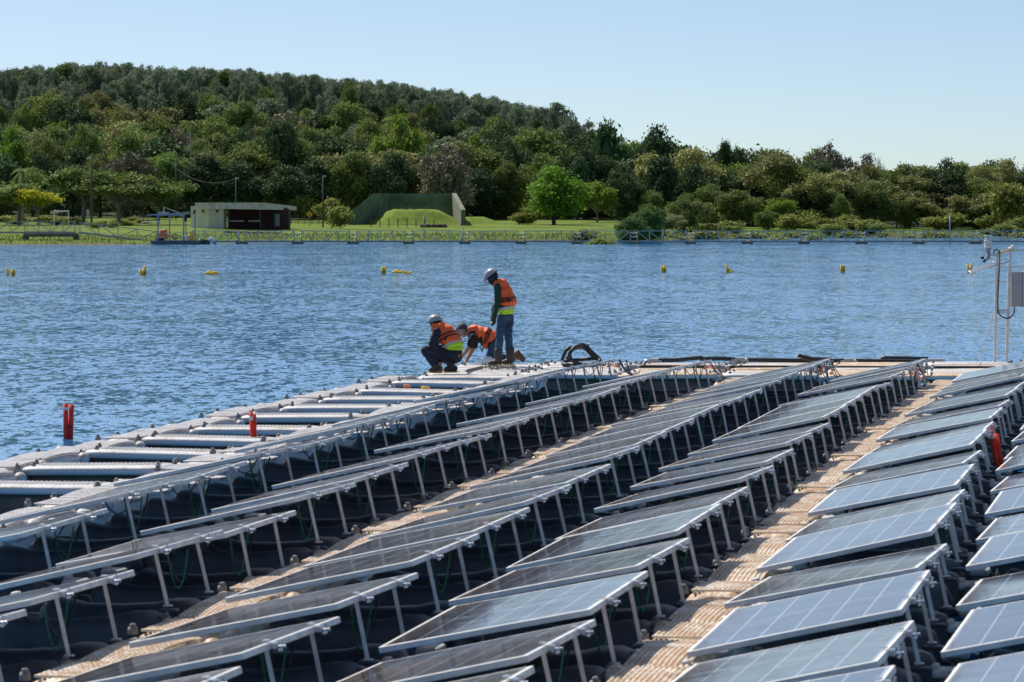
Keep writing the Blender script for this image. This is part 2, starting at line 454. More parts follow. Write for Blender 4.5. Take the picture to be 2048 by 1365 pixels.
def water_mat():
    m = bpy.data.materials.new('lake_water'); m.use_nodes = True
    N = m.node_tree.nodes; L = m.node_tree.links
    b = N['Principled BSDF']
    b.inputs['Base Color'].default_value = (0.012, 0.165, 0.37, 1)
    b.inputs['Roughness'].default_value = 0.06
    b.inputs['IOR'].default_value = 1.29
    t = N.new('ShaderNodeTexCoord')
    b.inputs['Roughness'].default_value = 0.08
    # chop: surface slopes from three sizes of ripple
    acc = None
    for k, (sc_, amp, det, rot) in enumerate(((0.30, 0.08, 2, .25), (2.7, 0.225, 2, -.12), (7.5, 0.27, 3, .08))):
        mp_ = N.new('ShaderNodeMapping'); mp_.inputs['Scale'].default_value = (sc_ * 1.5, sc_ * .55, 1); mp_.inputs['Rotation'].default_value = (0, 0, rot)
        L.new(t.outputs['Object'], mp_.inputs['Vector'])
        ns = N.new('ShaderNodeTexNoise'); ns.inputs['Scale'].default_value = 1.0; ns.inputs['Detail'].default_value = det
        L.new(mp_.outputs[0], ns.inputs['Vector'])
        sb = N.new('ShaderNodeVectorMath'); sb.operation = 'SUBTRACT'; sb.inputs[1].default_value = (.5, .5, .5)
        L.new(ns.outputs['Color'], sb.inputs[0])
        ml = N.new('ShaderNodeVectorMath'); ml.operation = 'MULTIPLY'; ml.inputs[1].default_value = (amp * .8, amp * 1.5, 0)
        L.new(sb.outputs[0], ml.inputs[0])
        if acc is None: acc = ml.outputs[0]
        else:
            ad = N.new('ShaderNodeVectorMath'); ad.operation = 'ADD'; L.new(acc, ad.inputs[0]); L.new(ml.outputs[0], ad.inputs[1]); acc = ad.outputs[0]
    # calmer in the lee of the floats
    sp = N.new('ShaderNodeSeparateXYZ'); L.new(t.outputs['Object'], sp.inputs[0])
    lee = N.new('ShaderNodeMapRange'); lee.interpolation_type = 'SMOOTHSTEP'; lee.inputs['From Min'].default_value = 48; lee.inputs['From Max'].default_value = 85; lee.inputs['To Min'].default_value = .5; lee.inputs['To Max'].default_value = 1
    L.new(sp.outputs['Y'], lee.inputs['Value'])
    gu = N.new('ShaderNodeTexNoise'); gu.inputs['Scale'].default_value = .035; gu.inputs['Detail'].default_value = 3; L.new(t.outputs['Object'], gu.inputs['Vector'])
    gm = N.new('ShaderNodeMapRange'); gm.inputs['From Min'].default_value = .35; gm.inputs['From Max'].default_value = .65; gm.inputs['To Min'].default_value = .75; gm.inputs['To Max'].default_value = 1.15
    L.new(gu.outputs['Fac'], gm.inputs['Value'])
    pr = N.new('ShaderNodeMath'); pr.operation = 'MULTIPLY'; L.new(lee.outputs['Result'], pr.inputs[0]); L.new(gm.outputs['Result'], pr.inputs[1])
    ls = N.new('ShaderNodeVectorMath'); ls.operation = 'SCALE'; L.new(acc, ls.inputs[0]); L.new(pr.outputs[0], ls.inputs['Scale']); acc = ls.outputs[0]
    ad = N.new('ShaderNodeVectorMath'); ad.operation = 'ADD'; ad.inputs[1].default_value = (0, 0, 1); L.new(acc, ad.inputs[0])
    nm = N.new('ShaderNodeVectorMath'); nm.operation = 'NORMALIZE'; L.new(ad.outputs[0], nm.inputs[0])
    L.new(nm.outputs[0], b.inputs['Normal'])
    return m
M['water'] = water_mat()

# ------------------------------------------------------------------ terrain
def interp(x, P):
    if x <= P[0][0]: return P[0][1]
    for (a, b), (c, d) in zip(P, P[1:]):
        if x <= c: return b + (d - b) * (x - a) / (c - a)
    return P[-1][1]
def sstep(t):
    t = max(0, min(1, t)); return t * t * (3 - 2 * t)
SHORE = [(-400, 352), (-32, 354), (-26, 374), (-10, 384), (12, 388), (19, 420), (26, 462), (60, 482), (400, 482)]
SKYL = [(-600, 150), (0, 140), (100, 130), (190, 124), (350, 134), (480, 136), (600, 148), (750, 160), (900, 180), (1000, 196), (1080, 212),
        (1130, 230), (1175, 262), (1300, 268), (1400, 290), (1650, 296), (1750, 325), (1850, 312), (2048, 322), (2600, 330)]
def shore(X): return interp(X, SHORE)
def gz(X, Y):
    t = Y - shore(X)
    if t < 0: return max(-1.2, 0.06 * t)
    z = 0.25 * (1 - math.exp(-t / 3.0)) + 0.0105 * min(t, 160)
    px = CX + F * X / Y
    hc = max(1.0, (3.08 + (417 - interp(px, SKYL)) * 760 / F) - 8.6)
    z += sstep((Y - 527) / 225.0) * hc
    return z

def hillmat(name):
    m = bpy.data.materials.new(name); m.use_nodes = True
    N = m.node_tree.nodes; L = m.node_tree.links
    b = N['Principled BSDF']; b.inputs['Roughness'].default_value = 0.95; b.inputs['Specular IOR Level'].default_value = 0.1
    t = N.new('ShaderNodeTexCoord')
    n1 = N.new('ShaderNodeTexNoise'); n1.inputs['Scale'].default_value = 0.16; n1.inputs['Detail'].default_value = 10; n1.inputs['Roughness'].default_value = .65
    n2 = N.new('ShaderNodeTexNoise'); n2.inputs['Scale'].default_value = 1.5; n2.inputs['Detail'].default_value = 6
    L.new(t.outputs['Object'], n1.inputs['Vector']); L.new(t.outputs['Object'], n2.inputs['Vector'])
    r = N.new('ShaderNodeValToRGB'); e = r.color_ramp.elements
    e[0].position = 0.35; e[0].color = (0.060, 0.095, 0.018, 1); e[1].position = 0.60; e[1].color = (0.145, 0.205, 0.030, 1)
    L.new(n1.outputs['Fac'], r.inputs['Fac'])
    # wet yellow-brown margin just above the water line
    sp = N.new('ShaderNodeSeparateXYZ'); L.new(t.outputs['Object'], sp.inputs[0])
    ad = N.new('ShaderNodeMath'); ad.operation = 'MULTIPLY_ADD'; ad.inputs[1].default_value = 0.35; L.new(n1.outputs['Fac'], ad.inputs[0]); L.new(sp.outputs['Z'], ad.inputs[2])
    mr = N.new('ShaderNodeMapRange'); mr.inputs['From Min'].default_value = 0.27; mr.inputs['From Max'].default_value = 0.40
    L.new(ad.outputs[0], mr.inputs['Value'])
    mx = N.new('ShaderNodeMix'); mx.data_type = 'RGBA'; mx.inputs[6].default_value = (0.13, 0.12, 0.045, 1)
    L.new(mr.outputs['Result'], mx.inputs[0]); L.new(r.outputs['Color'], mx.inputs[7])
    # forest floor on the slope (brown-green litter)
    mf = N.new('ShaderNodeMapRange'); mf.inputs['From Min'].default_value = 512; mf.inputs['From Max'].default_value = 522
    L.new(sp.outputs['Y'], mf.inputs['Value'])
    m2 = N.new('ShaderNodeMix'); m2.data_type = 'RGBA'; m2.inputs[7].default_value = (0.045, 0.058, 0.028, 1)
    L.new(mf.outputs['Result'], m2.inputs[0]); L.new(mx.outputs[2], m2.inputs[6])
    L.new(m2.outputs[2], b.inputs['Base Color'])
    bp = N.new('ShaderNodeBump'); bp.inputs['Strength'].default_value = 0.9; bp.inputs['Distance'].default_value = 0.25
    L.new(n2.outputs['Fac'], bp.inputs['Height']); L.new(bp.outputs['Normal'], b.inputs['Normal'])
    return m
M['grass'] = hillmat('bank_and_hill')

mb = MB()
xs = list(np.arange(-420, -70, 14)) + list(np.arange(-70, 80, 2.5)) + list(np.arange(80, 430, 14))
ys = list(np.arange(340, 540, 4)) + list(np.arange(540, 800, 10)) + list(np.arange(800, 1800, 60))
for y in ys:
    for x in xs: mb.v.append((x, y, gz(x, y)))
nx = len(xs)
for j in range(len(ys) - 1):
    for i in range(nx - 1):
        mb.f.append((j * nx + i, j * nx + i + 1, (j + 1) * nx + i + 1, (j + 1) * nx + i))
mb.m = [0] * len(mb.f)
tag(mb.obj('hillside', M['grass'], smooth=True), kind='structure')

mb = MB()
mb.add([(-900, -150, 0), (900, -150, 0), (900, 700, 0), (-900, 700, 0)], [(0, 1, 2, 3)])
tag(mb.obj('water', M['water']), kind='structure')
mb = MB()
mb.add([(-950, -250, -3), (950, -250, -3), (950, 2050, -3), (-950, 2050, -3)], [(0, 1, 2, 3)])
tag(mb.obj('lake_bed', M['earth']), kind='structure')

# ------------------------------------------------------------------ trees
rng = np.random.default_rng(5)
def crown_mesh(name, lobes, n, leaf, m, up=0.25, aspect=1.6):
    """leaf clusters scattered through the shells of overlapping lobes; lobes = [(centre, radii)] in unit space (height 1, width 1)"""
    wts = np.array([l[1][0] * l[1][2] for l in lobes]) ** 1.0
    wts /= wts.sum()
    idx = rng.choice(len(lobes), n, p=wts)
    ce = np.array([l[0] for l in lobes])[idx]; ra = np.array([l[1] for l in lobes])[idx]
    d = rng.normal(size=(n, 3)); d[:, 2] += up
    d /= np.linalg.norm(d, axis=1)[:, None]
    # sub-clumps: snap directions towards random twig ends
    rad = rng.uniform(0.55, 1.08, (n, 1)) ** 0.7
    P = ce + d * ra * rad
    K = max(12, n // 26)
    cl = P[rng.choice(n, K)]
    ci = rng.integers(0, K, n)
    mask = rng.random(n) < 0.62
    P[mask] = cl[ci][mask] + rng.normal(size=(mask.sum(), 3)) * leaf * np.array([1.9, 1.9, 1.1])
    nr = rng.normal(size=(n, 3)) * 0.8 + d * 0.5 + np.array([0, 0, 0.5])
    nr /= np.linalg.norm(nr, axis=1)[:, None]
    a = np.cross(nr, rng.normal(size=(n, 3))); a /= np.linalg.norm(a, axis=1)[:, None]
    b = np.cross(nr, a)
    s = leaf * rng.uniform(0.6, 1.35, (n, 1))
    A = a * s * aspect * 0.5; B = b * s * 0.5
    V = np.empty((n, 4, 3)); V[:, 0] = P - A; V[:, 1] = P - B + A * 0.1; V[:, 2] = P + A; V[:, 3] = P + B + A * 0.1
    me = bpy.data.meshes.new(name)
    me.vertices.add(4 * n); me.vertices.foreach_set('co', V.reshape(-1))
    me.loops.add(4 * n); me.loops.foreach_set('vertex_index', np.arange(4 * n))
    me.polygons.add(n); me.polygons.foreach_set('loop_start', np.arange(0, 4 * n, 4))
    me.materials.append(m); me.update(); me.validate()
    return me

def rand_lobes(n, zc, zr, spread, rr, flat=0.8, seed=0):
    q = random.Random(seed); out = []
    for i in range(n):
        a = q.uniform(0, 2 * PI); rr_ = math.sqrt(q.random()) * spread
        z = zc + q.uniform(-1, 1) * zr * (1 - 0.5 * rr_ / max(spread, .01))
        r = q.uniform(0.7, 1.25) * rr
        out.append(((math.cos(a) * rr_, math.sin(a) * rr_, z), (r, r, r * flat)))
    return out

def trunk_mb(pale=False, split=0.35, lobes=None, r=0.03, lean=0.03, seed=1):
    q = random.Random(seed); t = MB()
    top = Vector((q.uniform(-lean, lean), q.uniform(-lean, lean), split))
    pts = spline([(0, 0, -0.03), (q.uniform(-lean, lean) * .5, 0, split * .5), top], 4)
    t.tube(pts, [r * (1.25 - 0.45 * i / (len(pts) - 1)) for i in range(len(pts))], 8)
    for c, ra in (lobes or [])[:9]:
        c = Vector(c)
        mid = top.lerp(c, 0.5) + Vector((q.uniform(-.03, .03), q.uniform(-.03, .03), -0.03))
        pp = spline([top + Vector((0, 0, -.02)), mid, c + Vector((0, 0, ra[2] * .5))], 3)
        t.tube(pp, [r * .62 * (1 - .8 * i / (len(pp) - 1)) for i in range(len(pp))], 5)
    return t

KIND = {}
def kind(key, crown, trunk):
    KIND.setdefault(key, []).append((crown, trunk))
for s in range(3):
    L_ = rand_lobes(13, 0.60, 0.30, 0.36, 0.17, 0.9, 10 + s) + [((0, 0, .84), (.18, .18, .16)), ((.0, 0, .3), (.33, .33, .25))]
    kind('dark', crown_mesh('crown', L_, 12000, 0.027, M['leaf_dark']), trunk_mb(lobes=L_, seed=s).mesh('trunk', M['bark']))
    L_ = rand_lobes(14, 0.60, 0.30, 0.38, 0.16, 0.8, 20 + s) + [((0, 0, .86), (.16, .16, .13)), ((0, 0, .28), (.36, .36, .22))]
    kind('mid', crown_mesh('crown', L_, 12000, 0.026, M['leaf_mid']), trunk_mb(lobes=L_, seed=3 + s).mesh('trunk', M['bark']))
    L_ = rand_lobes(17, 0.62, 0.28, 0.42, 0.13, 0.6, 30 + s)
    kind('olive', crown_mesh('crown', L_, 9500, 0.024, M['leaf_olive']), trunk_mb(lobes=L_, split=.3, seed=6 + s, r=.022).mesh('trunk', M['bark_pale']))
    L_ = rand_lobes(20, 0.64, 0.3, 0.40, 0.12, .95, 40 + s) + [((.05 * s - .05, 0, .90), (.12, .12, .10)), ((0, 0, .26), (.40, .40, .22)), ((0, 0, .12), (.38, .38, .14))]
    kind('pine', crown_mesh('crown', L_, 9000, 0.022, M['leaf_pine'], aspect=2.6, up=.5), trunk_mb(lobes=L_, split=.5, seed=9 + s, r=.022).mesh('trunk', M['bark']))
for s in range(2):
    L_ = rand_lobes(20, 0.56, 0.36, 0.36, 0.12, 0.8, 90 + s)
    kind('lime', crown_mesh('crown', L_, 6500, 0.030, M['leaf_lime']), trunk_mb(lobes=L_, split=.25, seed=23 + s, r=.022).mesh('trunk', M['bark_pale']))
    L_ = rand_lobes(16, 0.5, 0.34, 0.33, 0.17, 0.75, 50 + s) + [((0, 0, .85), (.17, .17, .14)), ((0, 0, .6), (.3, .3, .25)), ((0, 0, .3), (.42, .42, .2))]
    kind('bright', crown_mesh('crown', L_, 8500, 0.034, M['leaf_bright']), trunk_mb(lobes=L_, split=.2, seed=13 + s).mesh('trunk', M['bark']))
    L_ = rand_lobes(26, 0.70, 0.20, 0.42, 0.14, 0.5, 60 + s)
    kind('umbrella', crown_mesh('crown', L_, 6500, 0.032, M['leaf_mid'], up=.8), trunk_mb(lobes=L_, split=.38, seed=16 + s, r=.025).mesh('trunk', M['bark_pale']))
    kind('umbrella_yellow', crown_mesh('crown', L_[:12], 3800, 0.032, M['leaf_yellow'], up=.9), trunk_mb(lobes=L_[:9], split=.38, seed=17 + s, r=.02).mesh('trunk', M['bark_pale']))
    L_ = rand_lobes(10, 0.5, 0.3, 0.30, 0.22, 0.9, 70 + s)
    kind('shrub', crown_mesh('crown', L_, 3000, 0.055, M['leaf_shrub'], up=.6), trunk_mb(lobes=L_, split=.15, seed=19 + s, r=.012).mesh('trunk', M['bark']))
    L_ = [((0.02 * i, 0, .18 + .1 * i), (.34 - .018 * i * (1 if i > 3 else 0), .34, .13)) for i in range(8)] + rand_lobes(7, .55, .4, .3, .16, .9, 80 + s)
    kind('vine', crown_mesh('crown', L_, 4200, 0.045, M['leaf_dark']), trunk_mb(lobes=L_, seed=21 + s).mesh('trunk', M['bark']))
# bare tree: fans of twigs
def bare_mesh(seed):
    q = random.Random(seed); t = MB()
    def grow(p, d, l, r, lev):
        e = p + d * l
        mid = (p + e) / 2 + Vector((q.uniform(-1, 1), q.uniform(-1, 1), q.uniform(0, 1))) * l * .07
        t.tube([p, mid, e], [r, r * .85, r * .65], 4 if lev > 1 else 6)
        if lev >= 6: return
        for k in range(3 if lev < 2 else (3 if lev < 5 else 2)):
            v = Vector((q.gauss(0, 1), q.gauss(0, 1), q.gauss(.55, .5)))
            nd = (d * .9 + v.normalized() * (.75 if lev else .9)).normalized()
            grow(p.lerp(e, q.uniform(.6, 1)), nd, l * q.uniform(.62, .82), r * .6, lev + 1)
    grow(Vector((0, 0, 0)), Vector((0, 0, 1)), .27, .022, 0)
    # fit to the unit box
    A = np.array(t.v); A[:, 2] /= A[:, 2].max(); w = max(np.abs(A[:, :2]).max(), .01); A[:, :2] *= .5 / w
    t.v = [tuple(a) for a in A]
    return t
for s_, q_ in ((4, 95), (9, 96)):
    L_ = rand_lobes(16, 0.55, 0.30, 0.34, 0.15, 0.8, q_) + [((0, 0, .85), (.13, .13, .12)), ((0, 0, .33), (.38, .38, .16))]
    kind('bare', crown_mesh('crown', L_, 5200, 0.024, M['twig_leaf'], aspect=3.2, up=.3), bare_mesh(s_).mesh('trunk', M['twig']))

ntree = [0]
def tree(k, x, D, w, h, label, cat='tree', group=None, name='tree', variant=None, X=None, z=None, rz=None):
    X_ = (x - CX) / F * D if X is None else X
    r_ = random
    vs = KIND[k]
    cr, tr = vs[r_.randrange(len(vs))] if variant is None else vs[variant % len(vs)]
    root = empty(name, (X_, D, (gz(X_, D) if z is None else z) - 0.05), r_.uniform(0, 6.28) if rz is None else rz)
    root.scale = (w, w, h)
    if cr:
        o = bpy.data.objects.new('crown', cr); C.objects.link(o); par(o, root)
    o = bpy.data.objects.new('trunk' if cr else 'branches', tr); C.objects.link(o); par(o, root)
    tag(root, label, cat, group)
    ntree[0] += 1
    return root

# --- trees that stand out on their own: (kind, px x, distance, width m, y of the top in the photo, label)
def ht(x, D, ytop):
    X = (x - CX) / F * D
    return (H - (ytop - HY) / F * D) - gz(X, D)
HERO = [
    ('umbrella', 38, 452, 8.5, 358, 'leftmost spreading lawn tree behind the footbridge, dull green', 0),
    ('umbrella_yellow', 76, 449, 5.2, 371, 'small yellow-green spreading tree among the left lawn trees', 0),
    ('umbrella', 168, 457, 8.0, 324, 'tall spreading lawn tree beside the dark utility pole', 1),
    ('umbrella', 238, 452, 8.4, 335, 'wide spreading lawn tree between the utility pole and the barge', 0),
    ('umbrella', 318, 455, 7.0, 350, 'low spreading lawn tree left of the cream shed', 1),
    ('bright', 1108, 478, 7.6, 330, 'round bright green tree on the bank right of the bunker', 0),
    ('bare', 895, 499, 8.6, 287, 'bare brown branching tree behind the bunker', 0),
    ('lime', 798, 534, 7.6, 222, 'tall pale yellow-green tree above the bunker', 1),
    ('lime', 180, 640, 11.5, 196, 'broad bright green tree on the slope above the lawn trees', 0),
    ('lime', 22, 530, 6.0, 248, 'bright green tree with a pale trunk at the left edge', 1),
    ('vine', 1318, 506, 5.0, 318, 'dark vine-covered column of foliage in the right wood', 0),
    ('vine', 560, 530, 5.5, 236, 'dark ivy-draped tree above the shed roof', 1),
    ('vine', 1222, 545, 5.4, 250, 'dark round-topped tree where the hill meets the low wood', 0),
    ('olive', 1360, 520, 10.5, 283, 'spreading olive tree with a forked pale trunk in the right wood', 0),
    ('olive', 1540, 518, 11.5, 288, 'broad olive tree at the middle of the right wood', 1),
    ('olive', 1640, 508, 8.5, 326, 'grey-olive tree standing forward of the right wood', 2),
    ('bare', 1655, 540, 6.6, 283, 'twiggy half-bare tree above the right treeline', 1),
    ('bare', 1735, 545, 5.4, 306, 'small bare tree in the gap of the right treeline', 0),
    ('dark', 1452, 535, 3.6, 281, 'small dark treetop standing above the right wood', 0),
    ('pine', 1110, 700, 7.0, 207, 'dark feathery tree on the shoulder of the hill', 0),
    ('pine', 1145, 640, 6.4, 226, 'open-branched tree leaning out at the end of the hill', 1),
    ('olive', 1985, 520, 6.4, 306, 'olive treetop near the right edge above the wood', 0),
    ('shrub', 2020, 498, 6.2, 358, 'rounded pale green tree at the right edge of the bank', 0),
    ('dark', 1310, 530, 7.0, 254, 'dark crowned tree rising over the start of the right wood', 1),
    ('bare', 262, 500, 7.6, 300, 'half-bare pale tree behind the spreading lawn trees', 1),
]
for k, x, D, w, yt, lab, v in HERO:
    t = tree(k, x, D, w, ht(x, D, yt), lab, variant=v)

# --- the wood, tree by tree; top line follows the photograph
placed = []
def scatter(D, x0, x1, step, picks, hm, wm, band):
    x = x0 + random.uniform(0, step)
    while x < x1:
        Dj = D + random.uniform(-6, 6)
        sky_y = interp(x, SKYL)
        hmax = ht(x, Dj, sky_y)
        k = random.choices([p[0] for p in picks], [p[1] for p in picks])[0]
        h = random.uniform(*hm)
        h = min(h, hmax * random.uniform(0.90, 1.0))
        if h > 2.4:
            w = random.uniform(*wm) * random.choice((.62, .8, 1, 1, 1.15, 1.4))
            if k == 'olive': w *= 1.2
            t = tree(k, x, Dj, w, h, 'x')
            placed.append((t, k, band, x))
        x += step * random.uniform(0.7, 1.3)
MIX1 = [('dark', 5), ('mid', 4), ('olive', 1.6), ('lime', 1.0), ('vine', 1.3), ('bare', .25)]
MIX2 = [('dark', 3), ('mid', 4), ('lime', 1.2), ('olive', 2.4), ('pine', 1.0), ('bare', .4)]
scatter(517, -60, 2110, 74, [('dark', 5), ('mid', 3), ('olive', .8)], (6.0, 8.4), (5.5, 7.6), 0)
scatter(503, 1190, 2110, 66, [('mid', 4), ('olive', 2), ('dark', 2), ('lime', 1)], (3.5, 6.0), (4.0, 6.5), 0)
scatter(528, -60, 2110, 84, MIX1, (7.5, 10.5), (6.0, 8.5), 0)
scatter(545, -60, 2110, 80, MIX1, (8.5, 12), (6.0, 8.5), 1)
scatter(563, -60, 1500, 80, MIX1, (8.5, 11.5), (6, 8.5), 1)
scatter(582, -60, 1350, 74, MIX2, (8, 11), (6, 8.5), 1)
scatter(602, -60, 1300, 70, MIX2, (8, 10.5), (6, 8), 1)
scatter(622, -60, 1260, 74, MIX2, (8, 10), (6, 8), 1)
scatter(642, -60, 1230, 60, [('pine', 3), ('mid', 2), ('olive', .8), ('dark', 1)], (7.5, 9.5), (5, 7), 2)
for D in (660, 676, 692):
    scatter(D, -60, 1190, 42, [('pine', 9), ('mid', .7), ('dark', .5)], (6.5, 10.4), (3.0, 5.6), 2)
# the crest of the plantation beyond those: one mass of far treetops
srcs = []
for cr, tr in KIND['pine']:
    co_ = np.empty(len(cr.vertices) * 3); cr.vertices.foreach_get('co', co_); srcs.append(co_.reshape(-1, 4, 3)[::2])
allv = []; q = random.Random(17)
for D in (707, 720, 733, 745, 756, 766):
    x = -60
    while x < 1190:
        Dj = D + q.uniform(-5, 5); X_ = (x - CX) / F * Dj
        h = min(q.uniform(6.0, 10.4), ht(x, Dj, interp(x, SKYL)) * q.uniform(.86, 1.02))
        if h > 3:
            w = q.uniform(3.0, 5.4); a = q.uniform(0, 6.28); v = srcs[q.randrange(3)]
            ca, sa = math.cos(a) * w, math.sin(a) * w
            o_ = np.empty_like(v); o_[..., 0] = v[..., 0] * ca - v[..., 1] * sa + X_; o_[..., 1] = v[..., 0] * sa + v[..., 1] * ca + Dj; o_[..., 2] = v[..., 2] * h + gz(X_, Dj)
            allv.append(o_.reshape(-1, 3))
        x += q.uniform(17, 34)
allv = np.concatenate(allv); nq = len(allv) // 4
me = bpy.data.meshes.new('hilltop_wood'); me.vertices.add(len(allv)); me.vertices.foreach_set('co', allv.reshape(-1))
me.loops.add(len(allv)); me.loops.foreach_set('vertex_index', np.arange(len(allv))); me.polygons.add(nq); me.polygons.foreach_set('loop_start', np.arange(0, len(allv), 4))
me.materials.append(leaf_mat('far_needles', (0.060, 0.082, 0.052), (0.125, 0.145, 0.085), 0.26, 0, scale=.22)); me.update(); me.validate()
hw = bpy.data.objects.new('hilltop_wood', me); C.objects.link(hw)
tag(hw, 'far grey-green wood covering the crest of the hill', 'wood', kind='stuff')
ADJ = {'dark': 'dark green dense-crowned tree', 'mid': 'mid green bushy tree', 'olive': 'olive brown spreading tree', 'lime': 'pale yellow-green tree',
       'vine': 'dark vine-draped tree', 'pine': 'blue-green feathery tree', 'bare': 'leafless twiggy tree'}
BAND = ['at the wood edge', 'on the middle slope', 'on the upper hill']
GRP = ['trees along the front of the wood', 'trees on the wooded slope', 'trees on the hilltop']
cnt = {}
for t, k, b, x in sorted(placed, key=lambda q: q[3]):
    n = cnt.get((k, b), 0); cnt[(k, b)] = n + 1
    t['label'] = ADJ[k] + ' ' + BAND[b] + ', ' + ('leftmost of its kind' if n == 0 else nth(n + 1) + ' such from left')
    t['group'] = GRP[b]

# --- shrubs and scrub on the bank
spl = []
def shrub(x, y, w, h, k='shrub', D=None):
    # y = photo row of its foot
    D = D or 480
    for _ in range(8):
        X_ = (x - CX) / F * D
        D = F * (H - gz(X_, D)) / (y - HY); D = max(355, min(530, D))
    spl.append((tree(k, x, D, w, h, 'x', 'shrub', 'shrubs on the lake bank', 'shrub'), x, k))
for i in range(80):
    x = 1185 + i * 11 + random.uniform(-6, 6)
    shrub(x, random.uniform(454, 463), random.uniform(2.6, 4.4), random.uniform(1.1, 2.3) + (0.6 if x < 1350 else 0))
for i in range(40):
    x = 1205 + i * 21.5 + random.uniform(-12, 12)
    shrub(x, random.uniform(449, 454), random.uniform(3, 4.6), random.uniform(2.2, 4.2), random.choice(['shrub', 'mid', 'shrub', 'olive']))
for x, y, w, h in [(730, 459, 3.2, 1.1), (765, 460, 3.4, 1.2), (700, 457, 2.2, .8), (800, 461, 2.2, .7), (855, 461, 2.6, .8), (890, 452, 2.2, 1.7), (965, 459, 3.4, 1.0),
                   (1000, 458, 3.2, 1.1), (1040, 459, 3.0, 1.1), (1075, 459, 2.6, 1.0), (560, 456, 2.6, 1.9), (590, 459, 2.4, 1.0), (625, 459, 2.2, .8), (650, 458, 2.4, .9),
                   (245, 459, 2.0, 1.2), (30, 470, 3.2, .9), (90, 471, 3.0, .9), (140, 472, 2.6, .9), (200, 474, 3.2, .8), (15, 462, 2.6, .8), (1010, 436, 3.6, 2.6), (960, 438, 3.0, 1.9),
                   (1045, 440, 3, 1.6)] + [(650 + i * 19 + random.uniform(-8, 8), random.uniform(452, 461), random.uniform(1.4, 3.0), random.uniform(.5, 1.0)) for i in range(29)] + [(330 + i * 17 + random.uniform(-8, 8), random.uniform(464, 470), random.uniform(1.2, 2.4), random.uniform(.3, .6)) for i in range(18)] + [(i * 16 + random.uniform(-6, 6), random.uniform(468, 476), random.uniform(1.6, 3.0), random.uniform(.5, .9)) for i in range(19)] + [(1045, 440, 3, 1.5), (1170, 447, 3.0, 2.4), (1195, 448, 3.2, 2.0), (680, 440, 3.0, 2.8), (655, 438, 3.4, 3.4), (600, 436, 3.6, 3.6), (985, 428, 3.4, 3.4)]:
    shrub(x, y, w, h)
cnt = {}
for t, x, k in sorted(spl, key=lambda q: q[1]):
    reg = 'on the grassy left bank' if x < 640 else 'on the bank before the bunker' if x < 1120 else 'in the scrub below the right wood'
    n = cnt.get(reg, 0); cnt[reg] = n + 1
    t['label'] = 'pale green scrubby bush %s, %s' % (reg, 'leftmost' if n == 0 else nth(n + 1) + ' from left')

# --- reeds and long grass along the water's edge: nobody could count them
mb = MB()
q = random.Random(3)
vs = []; fs = []
for i in range(14000):
    X_ = q.uniform(-62, 64)
    t_ = q.random() ** 1.4 * (30 if X_ < 20 else 17)
    Y_ = shore(X_) + 0.3 + t_
    z_ = gz(X_, Y_)
    hh = q.uniform(.08, .30); ww = q.uniform(.015, .04); a = q.uniform(0, PI); ln = q.uniform(-.12, .12)
    dx, dy = math.cos(a) * ww, math.sin(a) * ww
    n = len(vs)
    vs += [(X_ - dx, Y_ - dy, z_ - .03), (X_ + dx, Y_ + dy, z_ - .03), (X_ + ln + dx * .4, Y_ + ln, z_ + hh), (X_ + ln - dx * .4, Y_ + ln, z_ + hh * .9)]
    fs.append((n, n + 1, n + 2, n + 3))
mb.add(vs, fs)
tag(mb.obj('long_grass', M['reed']), 'long grass and reeds growing along the waterline of the bank', 'grass', kind='stuff')

# --- palms
def palm(x, D, ytop, label, spread=1.6, tr=.16):
    h = ht(x, D, ytop); X_ = (x - CX) / F * D; z0 = gz(X_, D)
    root = empty('palm_tree', (X_, D, z0 - .05))
    t = MB(); t.tube([(0, 0, 0), (.05, 0, h * .5), (0, 0, h * .86)], [tr, tr * .8, tr * .7], 8); t.obj('trunk', M['bark_pale'], root, True)
    f = MB(); q = random.Random(int(x))
    for i in range(22):
        a = q.uniform(0, 2 * PI); el = q.uniform(-.3, 1.1); L_ = spread * q.uniform(.8, 1.1)
        pts = []
        for k in range(7):
            s_ = k / 6
            r_ = L_ * s_ * math.cos(el * (1 - s_ * .5)); zz = h * .86 + L_ * (math.sin(el) * s_ - .75 * s_ * s_)
            pts.append(Vector((math.cos(a) * r_, math.sin(a) * r_, zz)))
        sd_ = Vector((-math.sin(a), math.cos(a), 0))
        for k in range(6):
            for sg in (-1, 1):
                for j in range(3):
                    p = pts[k].lerp(pts[k + 1], j / 3)
                    e = p + sd_ * sg * .30 * L_ * (1 - .5 * k / 6) * .7 + Vector((0, 0, -.22)) + (pts[k + 1] - pts[k]) * .7
                    f.add([p, p + (pts[k + 1] - pts[k]) * .28, e], [(0, 1, 2)])
    f.obj('crown', M['leaf_mid'], root)
    tag(root, label, 'palm tree')
palm(45, 470, 325, 'short palm with drooping fronds behind the left lawn trees', 1.5)
palm(381, 520, 216, 'tall thin palm rising out of the wood left of the shed', 1.5, .12)

# ------------------------------------------------------------------ buildings on the bank
# open shed: local x right, y back, z up; origin at the front left ground corner
bp_ = at(379, 456, 430); z0 = gz(bp_.x, 430)
shed = empty('park_shed', (bp_.x, 430, 1.0)); tag(shed, 'low cream shed with an open maroon bay and flat roof on the bank', 'building')
P_ = 430 / F
m = MB(); w1 = 20 * 2 * P_; w2 = 31 * P_; hb = 2.30
